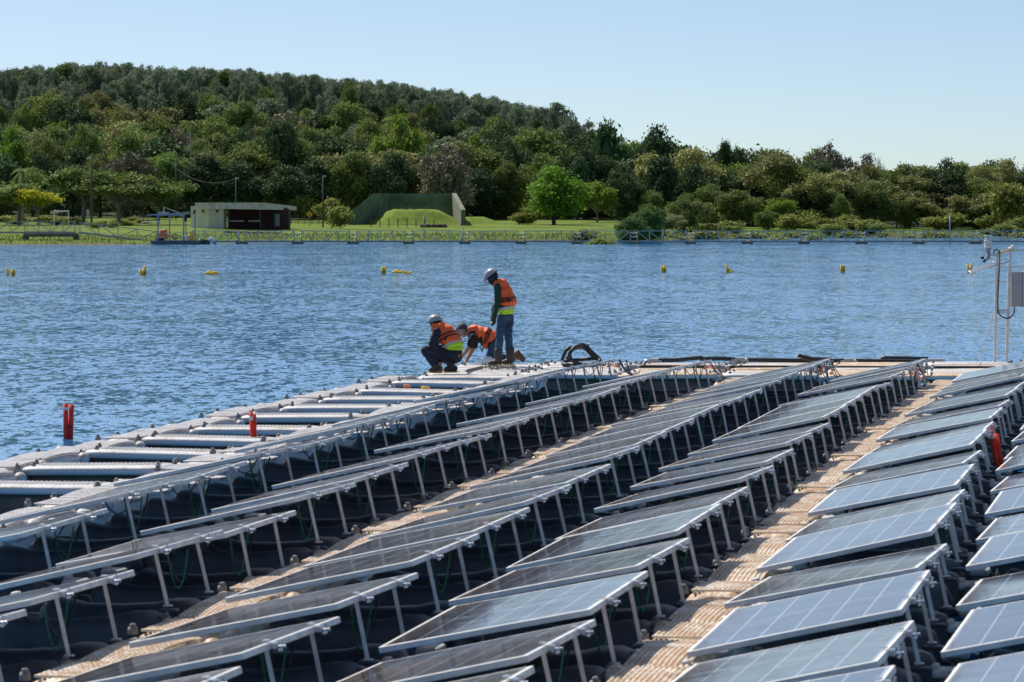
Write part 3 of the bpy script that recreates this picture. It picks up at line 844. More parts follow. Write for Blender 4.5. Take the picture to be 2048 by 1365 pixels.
# left part: two wall faces meeting at a shallow corner
def wallbox(mb, x0, x1, y0, y1, z0, z1): mb.box(((x0 + x1) / 2, (y0 + y1) / 2, (z0 + z1) / 2), (abs(x1 - x0), abs(y1 - y0), z1 - z0))
a0 = Vector((0, 1.6, 0)); a1 = Vector((38 * P_, 0, 0)); a2 = Vector((68 * P_, 0.1, 0))
def prism(mb, pts, z0, z1):
    n = len(pts)
    vs = [(p[0], p[1], z0) for p in pts] + [(p[0], p[1], z1) for p in pts]
    mb.add(vs, [(i, (i + 1) % n, n + (i + 1) % n, n + i) for i in range(n)] + [tuple(reversed(range(n))), tuple(range(n, 2 * n))])
prism(m, [a0, a1, a2, (68 * P_, 5, 0), (0, 5, 0)], -.5, hb)
m.obj('cream_block', M['cream'], shed)
for (fx) in ((8 / 38), (26 / 38)):
    c = a0.lerp(a1, fx); ang = math.atan2(a1.y - a0.y, a1.x - a0.x)
    w_ = MB(); w_.box((0, 0, 0), (.30, .08, .28), Euler((0, 0, ang)).to_matrix()); w_.obj('window', M['dark'], shed, loc=(c.x, c.y - .02, 1.78))
w_ = MB(); w_.box((0, 0, 0), (.26, .08, .28)); w_.obj('window', M['dark'], shed, loc=(55 * P_, .05, 1.78))
m = MB()
rf = [(11 * P_, -.25, 0), (148 * P_, -.25, 0), (204 * P_, 10, 0), (11 * P_, 10, 0)]
# fascia: deep front, tapering to the back right
zt, zb = 2.66, 1.95
m.add([(rf[0][0], rf[0][1], 2.05), (rf[1][0], rf[1][1], zb), (rf[1][0], rf[1][1], zt), (rf[0][0], rf[0][1], zt),
       (rf[0][0], rf[0][1] + .1, 2.05), (rf[1][0] - .1, rf[1][1] + .1, zb), (rf[1][0] - .1, rf[1][1] + .1, zt), (rf[0][0], rf[0][1] + .1, zt)],
      [(0, 1, 2, 3), (7, 6, 5, 4), (0, 4, 5, 1), (3, 2, 6, 7), (0, 3, 7, 4), (1, 5, 6, 2)])
m.add([(rf[1][0], rf[1][1], zb), (rf[2][0], rf[2][1], 1.88), (rf[2][0], rf[2][1], 2.28), (rf[1][0], rf[1][1], zt),
       (rf[1][0] - .1, rf[1][1] + .1, zb), (rf[2][0] - .15, rf[2][1], 1.88), (rf[2][0] - .15, rf[2][1], 2.28), (rf[1][0] - .1, rf[1][1] + .1, zt)],
      [(0, 1, 2, 3), (7, 6, 5, 4), (0, 4, 5, 1), (3, 2, 6, 7), (1, 5, 6, 2)])
m.obj('fascia', M['cream2'], shed)
m = MB(); m.add([(rf[0][0] + .05, -.14, 2.52), (rf[1][0] - .12, -.14, 2.52), (rf[2][0] - .2, 9.9, 2.15), (rf[3][0] + .05, 9.9, 2.15)], [(0, 1, 2, 3), (3, 2, 1, 0)][:1])
m.add([(rf[0][0] + .05, -.14, 2.42), (rf[1][0] - .12, -.14, 2.42), (rf[2][0] - .2, 9.9, 2.05), (rf[3][0] + .05, 9.9, 2.05)], [(3, 2, 1, 0)])
m.obj('roof', M['roof'], shed)
m = MB()
wallbox(m, 68 * P_ + .02, 190 * P_, 6.0, 6.2, -.3, 2.1); m.box((9.75, 7.3, .95), (.2, 2.4, 2.1))
m.obj('back_wall', M['maroon'], shed)
for xx, yy in ((79, .1), (141.5, .1), (165, 4.5), (192, 8.5)):
    m = MB(); m.beam((xx * P_, yy, -.3), (xx * P_, yy, 2.1), .11); m.obj('post', M['green_paint'], shed)
m = MB(); m.beam((141.5 * P_, .1, .6), (150 * P_, .9, -.1), .08); m.obj('brace', M['green_paint'], shed)
for x0, x1 in ((70, 107), (116, 140)):
    m = MB(); wallbox(m, x0 * P_, x1 * P_, 1.5, 1.9, .72, .82); m.obj('bench_top', M['white'], shed)
m = MB(); wallbox(m, 8.3, 8.9, 5.93, 5.99, .2, 1.5); m.obj('grille', M['box_grey'], shed)

# bunker-like firing butt: back wall, two sloping wings
bk = empty('concrete_bunker', (0, 0, 0)); tag(bk, 'mossy green concrete bunker with sloping wing walls around a grass mound', 'bunker')
def vert_slab(mb, pts, th):
    """vertical slab from a polyline list of (P bottom, P top) pairs given thickness along Y"""
    n = len(pts); vs = []
    for off in (0, th):
        for b_, t_ in pts: vs += [Vector(b_) + Vector((0, off, 0)), Vector(t_) + Vector((0, off, 0))]
    fs = []
    for i in range(n - 1):
        a = 2 * i; o = 2 * n
        fs += [(a, a + 2, a + 3, a + 1), (o + a + 1, o + a + 3, o + a + 2, o + a), (a + 1, a + 3, o + a + 3, o + a + 1), (a, o + a, o + a + 2, a + 2)]
    o = 2 * n
    fs += [(0, 1, o + 1, o), (o - 2, 2 * o - 2, 2 * o - 1, o - 1)]
    mb.add(vs, fs)
m = MB()
vert_slab(m, [(at(778, 446, 482), at(778, 387.5, 482)), (at(908, 446, 482), at(908, 387.5, 482))], .5)
m.obj('back_wall', M['bunker'], bk)
for yy in (397, 406):
    m = MB(); m.beam(at(779, yy, 481.93), at(903, yy, 481.93), .16, .14); m.obj('rib', M['bunker'], bk)
m = MB()
vert_slab(m, [(at(696, 450, 470), at(696, 429, 470)), (at(742, 450, 476.5), at(746, 387, 476.5)), (at(778.6, 450, 482), at(778.6, 386.6, 482))], .45)
m.obj('wing_wall', M['bunker'], bk)
m = MB()
pa, pb = at(903.5, 387, 482), at(925, 452, 470)
def wing(mb, q0, q1, th):
    vs = []
    for dx in (0, th):
        for p in (q0[0], q0[1], q1[1], q1[0]): vs.append(Vector(p) + Vector((dx, 0, 0)))
    mb.add(vs, [(0, 1, 2, 3), (7, 6, 5, 4), (1, 5, 6, 2), (0, 4, 5, 1), (3, 2, 6, 7), (0, 3, 7, 4)])
wing(m, (at(904, 450, 482), at(904, 386.8, 482)), (at(922, 451, 470), at(922, 420, 470)), .5)
m.obj('wing_wall', M['bunker_sunlit'], bk)
# grass mound in it
def mound(name, cx, cy, rx, ry, h, label):
    mb = MB(); n, k = 26, 9
    z_ = gz(cx, cy) - .15
    for j in range(k + 1):
        for i in range(n):
            a = 2 * PI * i / n; r_ = 1 - j / k
            wob = 1 + .05 * math.sin(3 * a + 1) + .04 * math.sin(5 * a)
            zz = h * min(1, (1 - r_) * 1.9) ** 1.15 * (1 + .05 * math.sin(4 * a + j)) + .05 * random.uniform(-1, 1)
            mb.v.append((cx + math.cos(a) * rx * r_ * wob, cy + math.sin(a) * ry * r_ * wob, z_ + zz))
    for j in range(k):
        for i in range(n): mb.f.append((j * n + i, j * n + (i + 1) % n, (j + 1) * n + (i + 1) % n, (j + 1) * n + i))
    mb.m = [0] * len(mb.f)
    o = mb.obj(name, M['mound_grass'], smooth=True)
    tag(o, kind='structure')
M['mound_grass'] = mat('mown_grass', (0.11, 0.165, 0.026), 0.95, 0, col2=(0.19, 0.26, 0.04), scale=1.2, bump=1.0, bscale=5, spec=.1)
mc = at(826, 440, 476)
mound('grass_mound', mc.x, 476.2, 6.2, 5.2, 1.8, '')
mc = at(936, 440, 480)
mound('grass_bank', mc.x, 483, 4.2, 4.0, .9, '')

# fence with dark mesh left of the bunker and posts before the mound
def fence(x0, x1, y, D, h, step, label, mesh=True):
    root = empty('wire_fence', (0, 0, 0)); tag(root, label, 'fence')
    x = x0
    while x <= x1:
        p = at(x, y, D); z_ = gz(p.x, D)
        mb = MB(); mb.beam((p.x, D, z_ - .1), (p.x, D, z_ + h), .1); mb.obj('post', M['wood'], root)
        x += step
    a, b = at(x0, y, D), at(x1, y, D)
    for zz in (.35, .75, 1.0):
        mb = MB(); mb.beam((a.x, D, gz(a.x, D) + h * zz - .02), (b.x, D, gz(b.x, D) + h * zz - .02), .022); mb.obj('wire', M['fence'], root)
    if mesh:
        mb = MB()
        n = int((b.x - a.x) / .16)
        for i in range(n):
            xx = a.x + (b.x - a.x) * i / n; z_ = gz(xx, D)
            mb.beam((xx, D + .03, z_), (xx, D + .03, z_ + h * .95), .045, .01)
        mb.obj('mesh_panel', M['fence'], root)
fence(582, 698, 445, 478, .95, 14, 'dark wire fence running from the shed to the bunker')
fence(742, 880, 450, 456, .95, 18, 'row of thin fence posts in front of the grass mound', False)
m = MB(); p = at(866, 446, 455)
for i in range(5): m.ball((p.x - 1 + i * .55 + random.uniform(-.1, .1), 455 + random.uniform(-.3, .3), gz(p.x, 455) + .1), (.45, .35, .32), 8, 6)
tag(m.obj('earth_heap', M['earth']), 'heap of brown earth before the grass mound', 'earth heap')
m = MB()
for i in range(60):
    xx = (random.uniform(455, 560) - CX) / F * 412
    m.ball((xx, 412 + random.uniform(-3, 3), gz(xx, 412) + .02), (random.uniform(.15, .4), .3, random.uniform(.06, .16)), 6, 4)
tag(m.obj('dry_debris', M['earth']), 'strip of brown dry debris on the grass before the shed', 'debris', kind='stuff')

# yellow diamond sign
p = at(619, 445, 462); zz = gz(p.x, 462)
root = empty('road_sign', (p.x, 462, zz)); tag(root, 'yellow diamond warning sign with a black fork symbol beside the fence', 'road sign')
m = MB(); m.beam((0, 0, -.1), (0, 0, 1.25), .06); m.obj('pole', M['wood'], root)
m = MB(); m.box((0, -.05, 1.28), (.54, .02, .54), Euler((0, R(45), 0)).to_matrix()); m.obj('sign_plate', M['sign_yellow'], root)
m = MB(); m.beam((0, -.067, 1.05), (0, -.067, 1.28), .06, .008); m.beam((0, -.067, 1.27), (-.14, -.067, 1.42), .06, .008); m.beam((0, -.067, 1.27), (.14, -.067, 1.42), .06, .008)
m.obj('symbol', M['strap'], root)

# goal frames
def goal(x0, x1, yt, yb, D, label):
    root = empty('goal_frame', (0, 0, 0)); tag(root, label, 'goal')
    a, b = at(x0, yb, D), at(x1, yb, D); t = at(x0, yt, D).z
    for p in (a, b):
        m = MB(); m.cyl((p.x, D, gz(p.x, D) - .1), (p.x, D, t), .05); m.obj('post', M['white'], root)
    m = MB(); m.cyl((a.x - .05, D, t), (b.x + .05, D, t), .055); m.obj('crossbar', M['white'], root)
goal(108, 137, 423, 447, 425, 'white goal frame standing on the left lawn')
goal(284, 320, 444.5, 452, 420, 'low white rail frame on the lawn behind the gangway')

# utility poles and lamps
def pole(x, ytop, ybase, D, label, lamp=None, r=.10, arm=None, mt='wood', box=False):
    X_ = (x - CX) / F * D; z0 = gz(X_, D); t = at(x, ytop, D).z
    root = empty('utility_pole', (X_, D, z0)); tag(root, label, 'pole')
    m = MB(); m.cyl((0, 0, -.2), (0, 0, t - z0), r, r * .75, 10); m.obj('shaft', M[mt], root, True)
    if lamp:
        zl = t - z0 - lamp[1]
        m = MB(); m.beam((0, 0, zl), (lamp[0], -.1, zl + .05), .05); m.obj('arm', M['steel'], root)
        m = MB(); m.rbox((lamp[0], -.12, zl + .02), (.32, .3, .18), .05); m.obj('lamp_head', M['lamp_head'], root)
    if box:
        m = MB(); m.rbox((-.35, -.05, 1.55), (.34, .2, .6), .03); m.obj('meter_box', M['box_grey'], root)
        m = MB(); m.beam((-.35, -.05, -.1), (-.35, -.05, 1.25), .05); m.obj('box_post', M['steel'], root)
pole(183, 310, 450, 432, 'dark tall utility pole between two spreading lawn trees', (-.35, .45), .12, box=True)
pole(352, 314, 446, 500, 'thin pole with a lamp against the dark wood left of the shed', (-.4, .8), .09)
pole(472, 355, 410, 447, 'pole with a pale lamp head rising behind the shed roof', (.16, .15), .09)
pole(646, 352, 452, 452, 'grey lamp pole standing right of the yellow sign', (.2, .1), .09)
for x, yt, yb, D, lab in ((478, 462, 484, 363.2, 'short mast on the footbridge near the barge'), (926, 458, 484, 363.2, 'short mast on the middle of the footbridge'),
                          (848, 431, 460, 395, 'thin steel lamp post on the bank before the mound'), (1900, 432, 484, 363.2, 'tall thin mast on the right part of the footbridge')):
    X_ = (x - CX) / F * D; zb = at(x, yb, D).z
    root = empty('thin_mast', (X_, D, zb)); tag(root, lab, 'mast')
    hh = at(x, yt, D).z - zb
    m = MB(); m.cyl((0, 0, -.15), (0, 0, hh), .055, .05, 8); m.obj('tube', M['galv_far'], root, True)
    m = MB(); m.rbox((0.02, 0, hh), (.14, .1, .08), .02); m.obj('tip', M['galv_far'], root)
# overhead wires
m = MB(); m.tube(arc(at(352, 337, 500), at(472, 358, 447), 1.0, 10), .012, 4)
tag(m.obj('power_line', M['cable_black']), 'sagging wire from the wood pole to the pole behind the shed', 'wire')
m = MB(); m.tube(arc(at(472, 359, 447), at(646, 356, 452), 1.0, 10), .012, 4)
tag(m.obj('power_line', M['cable_black']), 'sagging wire over the shed between the two lamp poles', 'wire')

# ------------------------------------------------------------------ floating footbridge
BD = 364.0; b1 = BD / F     # metres per photo pixel there
DZ = H - (483.5 - HY) * b1  # walking surface
RH = (483.5 - 462.5) * b1
def span(name, x0, x1, z0, z1, label, up=0.0):
    """truss-railed span from photo x0 to x1"""
    A = Vector(((x0 - CX) * b1, BD, z0)); B = Vector(((x1 - CX) * b1, BD, z1))
    root = empty(name, A); tag(root, label, 'footbridge', 'spans of the footbridge')
    d = B - A
    for off in (0, 1.1):
        m = MB(); m.beam((0, off, 0), (d.x, off, d.z), .07, .16); m.obj('side_beam', M['galv_far'], root)
        m = MB()
        m.beam((0, off, RH), (d.x, off, d.z + RH), .05)
        nn = 4
        for i in range(nn + 1):
            p = d * (i / nn); m.beam((p.x, off, p.z), (p.x, off, p.z + RH), .045)
            if i < nn:
                p2 = d * ((i + 1) / nn)
                if i < nn / 2: m.beam((p.x, off, p.z + RH), (p2.x, off, p2.z), .042)
                else: m.beam((p.x, off, p.z), (p2.x, off, p2.z + RH), .042)
        m.obj('railing', M['galv_far'], root)
    m = MB(); m.box((d.x / 2, .55, d.z / 2 + .02), (math.hypot(d.x, d.z) - .02, 1.0, .05), Euler((0, -math.atan2(d.z, d.x), 0)).to_matrix()); m.obj('deck', M['box_grey'], root)
    return root
XP = [483, 595, 706, 817, 929.5, 1042.5, 1154.5, 1268, 1381, 1495, 1608.5, 1723.5, 1838, 1952, 2066, 2180]
for i in range(len(XP) - 1):
    sp_ = span('footbridge_span', XP[i] + 7, XP[i + 1] - 7, DZ, DZ, '%s floating span of the steel footbridge right of the barge' % (nth(i + 1)))
    m = MB(); xa = (XP[i + 1] - 7 - CX) * b1; xb = (XP[i + 1] + 7 - CX) * b1
    A_ = sp_.location
    for zz in (.5, .86): m.tube(arc((xa - A_.x, 0, RH * zz), (xb - A_.x, 0, RH * zz), .06, 6), .018, 4)
    m.obj('cord', M['white'], sp_)
span('footbridge_span', 384, 476, DZ, DZ, 'footbridge span directly behind the moored barge')
for i, x in enumerate(XP):
    root = empty('bridge_float', ((x - CX) * b1, BD + .5, 0)); tag(root, '%s low dark float under the footbridge, counted from the barge' % nth(i + 1), 'float', 'floats under the footbridge')
    m = MB(); m.rbox((0, 0, .03), (.95, 1.8, .32), .06); m.obj('body', M['pier'], root)
    m = MB(); m.rbox((0, 0, .22), (.8, 1.6, .06), .02); m.obj('top_plate', M['concrete'], root)
    for s_ in (-.3, .3):
        m = MB(); m.cyl((s_, -.7, .2), (s_, -.7, .34), .05); m.obj('cleat', M['bolt'], root)
ZL = H - (465.5 - HY) * b1
for i, (xa, xb) in enumerate(((-70, 49), (52, 149))):
    span('footbridge_span', xa, xb, ZL + .02, ZL, ('level footbridge span at the left edge of the photo', 'level footbridge span on the concrete frame')[i])
span('gangway', 158, 312, ZL, DZ - .05, 'sloping steel gangway from the concrete frame down to the barge')
fr = empty('bridge_support', ((101 - CX) * b1, BD + .5, 0)); tag(fr, 'weathered concrete frame on two square legs carrying the footbridge', 'bridge support')
m = MB(); m.rbox((0, 0, ZL - .22), (108 * b1, 1.5, .3), .03); m.obj('crossbeam', M['concrete'], fr)
for s_ in (-50, 50):
    m = MB(); m.rbox((s_ * b1, 0, (ZL - .37) / 2 - .5), (.42, 1.3, ZL - .36 + 1.0), .03); m.obj('leg', M['concrete'], fr)

# ------------------------------------------------------------------ work barge
BB = 362.0; b2 = BB / F
def bp2(x, y, dy=0): return Vector(((x - 360) * b2, dy, H - (y - HY) * b2))
bar = empty('work_barge', ((360 - CX) * b2, BB - 2.2, 0)); tag(bar, 'grey flat work barge with a steel gantry moored by the gangway', 'boat')
m = MB()
prof = [(306, 480.5), (411, 480.5), (400, 491), (310, 492)]
vs = []
for dy in (-1.0, 1.2):
    for x, y in prof:
        p = bp2(x, y, dy); p.z = max(p.z, -.15); vs.append(p)
for i in (2, 3, 6, 7): vs[i].z = -.15
m.add(vs, [(3, 2, 1, 0), (4, 5, 6, 7), (0, 1, 5, 4), (1, 2, 6, 5), (2, 3, 7, 6), (3, 0, 4, 7)])
m.obj('hull', M['barge'], bar)
for x, dy in ((322, -.9), (373, -.9), (341.5, 1.0), (392, 1.0)):
    m = MB(); m.beam(bp2(x, 481, dy), bp2(x, 427 if x < 385 else 426, dy), .12); m.obj('gantry_post', M['galv_far'], bar)
m = MB(); m.beam(bp2(300, 430, -.9), bp2(374, 430, -.9), .14, .12); m.obj('gantry_beam', M['galv_far'], bar)
m = MB(); m.beam(bp2(322, 428.5, 1.0), bp2(393, 427, 1.0), .12, .12); m.obj('gantry_beam', M['galv_far'], bar)
m = MB(); m.beam(bp2(373, 427, -.9), bp2(373, 427, 1.0), .12); m.beam(bp2(322, 428, -.9), bp2(322, 428, 1.0), .12); m.obj('gantry_crosspiece', M['galv_far'], bar)
m = MB(); m.rbox(bp2(332, 426.5, 0), (.85, .8, .14), .03); m.obj('winch_plate', M['box_grey'], bar)
m = MB(); m.cyl(bp2(332, 426, 0), bp2(332, 413.5, 0), .055); m.obj('short_mast', M['galv_far'], bar)
m = MB(); m.tube(arc(bp2(333, 415, 0), bp2(364, 426, 0), .02, 4), .014, 4); m.obj('stay_wire', M['white'], bar)
m = MB(); m.ball(bp2(377, 437, -.9), (.12, .12, .36), 8, 6); m.tube([bp2(378, 430, -.9), bp2(377, 450, -.9), bp2(379, 474, -.9)], .03, 5); m.obj('hanging_rope', M['strap'], bar)
m = MB()
for zz in (474, 464.5): m.beam(bp2(322, zz, -.95), bp2(397, zz, -.95), .035)
for x in (335, 357, 397): m.beam(bp2(x, 481, -.95), bp2(x, 464.5, -.95), .035)
m.obj('railing', M['galv_far'], bar)
eng = MB(); eng.rbox(bp2(427, 480, 0), (.52, .42, .42), .12, 3, Euler((0, R(28), 0)).to_matrix())
eo = eng.obj('outboard_engine', M['white'], bar, True)
m = MB(); m.beam(bp2(430, 484, 0), bp2(438, 491, 0), .14, .2); m.obj('engine_leg', M['box_grey'], eo)
m = MB(); m.beam(bp2(405, 484, 0), bp2(424, 486, 0), .2, .5); m.obj('engine_bracket', M['pier'], bar)
def solo(name, mb, mt, lab, cat, grp=None, smooth=False):
    o = mb.obj(name, M[mt], smooth=smooth); tag(o, lab, cat, grp); return o
bo = Vector(bar.location)
def off(mb, v): mb.v = [tuple(Vector(p) + v) for p in mb.v]; return mb
m = MB()
for i, (x, y, w_) in enumerate(((330, 475, 20), (330, 468.5, 19), (331, 462.5, 15))): m.rbox(bp2(x, y, .1), (w_ * b2, .7, .27), .08, 2, Euler((0, R((-4, 3, -9)[i]), 0)).to_matrix())
solo('life_jacket_pile', off(m, bo), 'orange_plain', 'pile of orange life jackets on the left of the barge deck', 'life jackets')
m = MB(); c = bp2(356.5, 473.5, -1.03)
ring = [c + Vector((math.cos(a) * .2, 0, math.sin(a) * .23)) for a in np.linspace(0, 2 * PI, 17)]
m.tube(ring, .055, 8); solo('life_ring', off(m, bo), 'cap_red', 'orange life ring hanging on the barge railing', 'life ring')
m = MB(); c = bp2(387, 473, .1); m.cyl(c - Vector((0, 0, .34)), c + Vector((0, 0, .33)), .2, n=16)
for z_ in (-.12, .12): m.cyl(c + Vector((0, 0, z_ - .012)), c + Vector((0, 0, z_ + .012)), .212, n=16)
solo('yellow_drum', off(m, bo), 'yellow', 'yellow drum standing on the barge deck', 'drum')
m = MB(); m.rbox(bp2(372, 476, .1), (.32, .3, .42), .05); m.rbox(bp2(380, 475.5, .2), (.26, .3, .44), .05)
solo('white_jerrycan', off(m, bo), 'white', 'pair of white containers between life ring and drum', 'container')
m = MB(); m.rbox(bp2(327, 478, -.6), (.75, .3, .22), .06)
solo('dark_bag', off(m, bo), 'strap', 'dark bag lying under the orange life jackets', 'bag')
m = MB(); m.rbox(bp2(406, 480, -.3), (.16, .2, .12), .03)
solo('red_can', off(m, bo), 'cap_red', 'small red can at the stern end of the barge', 'can')
m = MB(); m.tube([bp2(405, 477, -.6), bp2(401, 485, -1.1), bp2(398, 491.5, -1.15)], .03, 6)
solo('yellow_rope', off(m, bo), 'yellow', 'yellow rope hanging down the side of the barge', 'rope')
m = MB(); m.tube(spline([at(236, 490.5, 361.5), at(243, 487.5, 361.5), at(262, 488, 361.5), at(290, 490, 361.5), at(309, 490.5, 361.5)]), .085, 8)
solo('floating_pipe', m, 'concrete', 'pale pipe floating on the water left of the barge', 'pipe')

# ------------------------------------------------------------------ yellow foam markers on the water
def noodles(x, y, D, sticks, r, mt, lab, grp, tape=False, name='foam_marker'):
    """sticks: (dx px, lean px, height px)"""
    p = at(x, y, D); root = empty(name, (p.x, D, 0)); tag(root, lab, 'marker', grp)
    k = D / F
    for i, (dx, ln, hh) in enumerate(sticks):
        m = MB(); a = Vector((dx * k, i * .03, -.12)); b = Vector(((dx + ln) * k, i * .03, hh * k))
        m.cyl(a, b, r, n=12); o = m.obj('foam_tube', M[mt], root, True)
        if tape and i == 0:
            t0 = a.lerp(b, .86); t1 = a.lerp(b, .92)
            m = MB(); m.cyl(t0, t1, r * 1.03, n=12); m.obj('tape_band', M['tape'], o)
    m = MB(); c = Vector((sum(s_[0] + s_[1] * .35 for s_ in sticks) / len(sticks) * k, .03, .35 * max(s_[2] for s_ in sticks) * k))
    w_ = (max(s_[0] for s_ in sticks) - min(s_[0] for s_ in sticks)) * k / 2 + r
    m.tube([c + Vector((math.cos(a) * w_ * .9, math.sin(a) * r * 1.5, 0)) for a in np.linspace(0, 2 * PI, 13)], .008 + r * .1, 5); m.obj('tie', M['strap'], root)
YM = [(21, 552, [(-4, -3, 15), (4, 0, 13), (6, 1, 12)], 'yellow foam marker tubes at the far left of the water'),
      (286, 551, [(-3, -2, 12), (2, 2, 19), (5, -1, 6), (0, 1, 14)], 'tall tangle of yellow foam tubes left of the barge line'),
      (767, 548, [(-2, 0, 13), (2, 1, 14), (0, -2, 14)], 'upright bunch of yellow foam tubes in mid water left of the men'),
      (1327, 545, [(0, -4, 13), (1, 1, 14), (3, 1, 8)], 'upright leaning yellow foam marker, first right of the standing man'),
      (1457, 545, [(-2, -2, 16), (2, -1, 7), (5, 3, 5)], 'yellow foam marker with one tall tube, second right of the men'),
      (1685, 545, [(-2, 0, 15), (2, 0, 13), (3, 0, 12)], 'squat upright yellow foam marker in the right half of the water'),
      (1940, 545, [(-2, -3, 16), (3, 0, 18), (8, 1, 8)], 'yellow foam marker half hidden behind the small panel of the mast')]
for x, y, st, lab in YM:
    D = F * H / (y - HY); noodles(x, y, D, st, .055, 'yellow', lab, 'yellow foam markers on the lake')
for nm, pts, lab in (('lying_foam_tubes', [(410, 548), (416, 546), (424, 548.5), (428, 545), (435, 547), (437, 549)], 'yellow foam tubes lying flat on the water right of the barge'),
                     ('lying_foam_tubes', [(784, 546), (792, 544), (800, 546), (804, 543.5), (812, 545.5), (816, 547), (823, 544.5)], 'yellow foam tubes lying flat right of the upright bunch')):
    m = MB(); D = F * H / (550 - HY)
    pp = [at(x, y, D) for x, y in pts]
    for v in pp: v.z = max(v.z, .02)
    m.tube(spline(pp, 3), .05, 8)
    m.tube([pp[0] + Vector((.05, .1, .02)), pp[1] + Vector((0, .1, .06)), pp[2] + Vector((.1, .1, .02))], .05, 8)
    solo(nm, m, 'yellow', lab, 'marker', 'yellow foam markers on the lake', True)
# red foam markers by the floats
noodles(136, 878, F * H / (878 - HY), [(-3.6, -1.5, 70), (4.0, 2.5, 68)], .035, 'red', 'pair of red foam tubes standing in the water at the left', 'red foam markers', True)
noodles(508, 880, 50.6, [(0, -6, 105), (4, -4, 99)], .024, 'red', 'pair of red foam tubes between the left floats', 'red foam markers', True)
noodles(2012, 912, 45.5, [(-2, -30, 129), (5, -24, 117)], .027, 'red', 'pair of leaning red foam tubes between panels at right', 'red foam markers', True)

# ------------------------------------------------------------------ the floating array
TH = R(7.65)         # heading of the panel columns, to the right of the view
PH = R(10.2)         # heading of each rigid panel and float
DECK = 0.33
At = Vector((math.sin(TH), math.cos(TH), 0)); Bt = Vector((math.cos(TH), -math.sin(TH), 0))
Ap = Vector((math.sin(PH), math.cos(PH), 0)); Bp = Vector((math.cos(PH), -math.sin(PH), 0))
def bend(v): return 0.42 * (max(0, v - 44) / 22.0) ** 1.4 if v > 44 else 0.0
def vrow(k): return 66.0 - 2.70 * k - 0.006 * k * k
def lat(u, k):
    """point of the lattice: u metres across, k rows from the far end"""
    v = vrow(k) + (u + 3.0) * 0.045
    return At * v + Bt * (u + bend(v))
def heave(k, ph=0.0):
    return 0.018 * math.cos(PI * (k + ph)) + 0.012 * math.sin(k * 1.7 + ph * 3)

# --- floats (templates). local x = across (B), y = along (A), z up from the water
def rib_top(L_, Wd, z, n, arch=0.0, drop=0.0, rows=7, r=.016):
    """ribbed tread: n ribs along y, each broken into rows of rounded bumps"""
    m = MB()
    for i in range(n):
        x = (i + .5) / n * Wd - Wd / 2
        w_ = Wd / n * .43
        vs = []; ns = rows * 4
        for j in range(ns + 1):
            t = j / ns; y = (t - .5) * L_
            zz = z - arch * (2 * t - 1) ** 2 - drop * max(0, t - .75) * 4
            hh = r * (.55 + .45 * abs(math.sin(t * rows * PI)) ** .6)
            if j in (0, ns): hh = .0
            vs += [(x - w_, y, zz - .004), (x - w_ * .55, y, zz + hh * .8), (x, y, zz + hh), (x + w_ * .55, y, zz + hh * .8), (x + w_, y, zz - .004)]
        fs = []
        for j in range(ns):
            for k in range(4): a = j * 5 + k; fs.append((a, a + 1, a + 6, a + 5))
        m.add(vs, fs)
    return m
def float_body(L_, Wd, top, arch=0.0, sag=.07, b=.07):
    """rounded pontoon whose top is arched lengthwise"""
    m = MB(); ny = 14; nxs = 22
    prof = []
    for i in range(nxs):
        a = 2 * PI * i / nxs
        c, s_ = math.cos(a), math.sin(a)
        ex = 3.6
        x = Wd / 2 * (abs(c) ** (2 / ex)) * (1 if c > 0 else -1)
        z = (abs(s_) ** (2 / ex)) * (1 if s_ > 0 else -1)
        prof.append((x, z))
    for j in range(ny + 1):
        t = j / ny; y = (t - .5) * L_
        e = 1 - max(0, (abs(2 * t - 1) - .84) / .16) ** 2.4 * .34
        zc = (top - arch * (2 * t - 1) ** 2 - .18) / 2 + .0; hz = zc + .18
        for x, z in prof: m.v.append((x * (e * .5 + .5), y, zc + z * hz * (e if z > 0 else 1)))
    for j in range(ny):
        for i in range(nxs): m.f.append((j * nxs + i, j * nxs + (i + 1) % nxs, (j + 1) * nxs + (i + 1) % nxs, (j + 1) * nxs + i))
    m.f += [tuple(reversed(range(nxs))), tuple(range(ny * nxs, (ny + 1) * nxs))]
    m.m = [0] * len(m.f)
    return m
def bolt_mb(x, y, z, s_=1.0):
    m = MB(); m.cyl((x, y, z - .02), (x, y, z + .035 * s_), .05 * s_, .042 * s_, 10); m.rbox((x, y, z + .05 * s_), (.08 * s_, .035 * s_, .035 * s_), .008, 1, Euler((0, 0, x * 7)).to_matrix())
    return m

def make_walk(L_, Wd, arch, dirty, cls):
    top = DECK
    root = empty(cls, (0, 0, 0))
    fm = M['float_dirty'] if dirty else M['float_clean']
    float_body(L_, Wd, top, arch).obj('body', fm, root, True)
    rib_top(L_ * .86, Wd * .76, top + .001, 12, arch * .74, 0, 15 if L_ > 1.2 else 9, .0065).obj('tread', fm, root, True)
    m = MB(); m.rbox((0, -L_ / 2 + .04, top - arch * .85 + .002), (Wd * .74, .035, .018), .007); m.obj('end_lip', fm, root, True)
    for sx in (-1, 1): bolt_mb(sx * Wd * .46, -L_ / 2 + .01, top - arch - .0, .75).obj('bolt', M['bolt'], root, True)
    for sx in (-1, 1):
        m = MB(); m.ball((sx * Wd * .47, L_ / 2 - .09, top - arch - .06), (.07, .1, .07), 10, 6); m.obj('corner_lug', fm, root, True)
    return root
used = {}
def place(tpl, key, loc, rz, label, cat, group, tilt=(0, 0)):
    if key not in used: used[key] = 1; o = tpl
    else: o = copy_tree(tpl)
    o.location = loc; o.rotation_euler = (tilt[0], tilt[1], rz)
    tag(o, label, cat, group)
    return o
tpl = {}
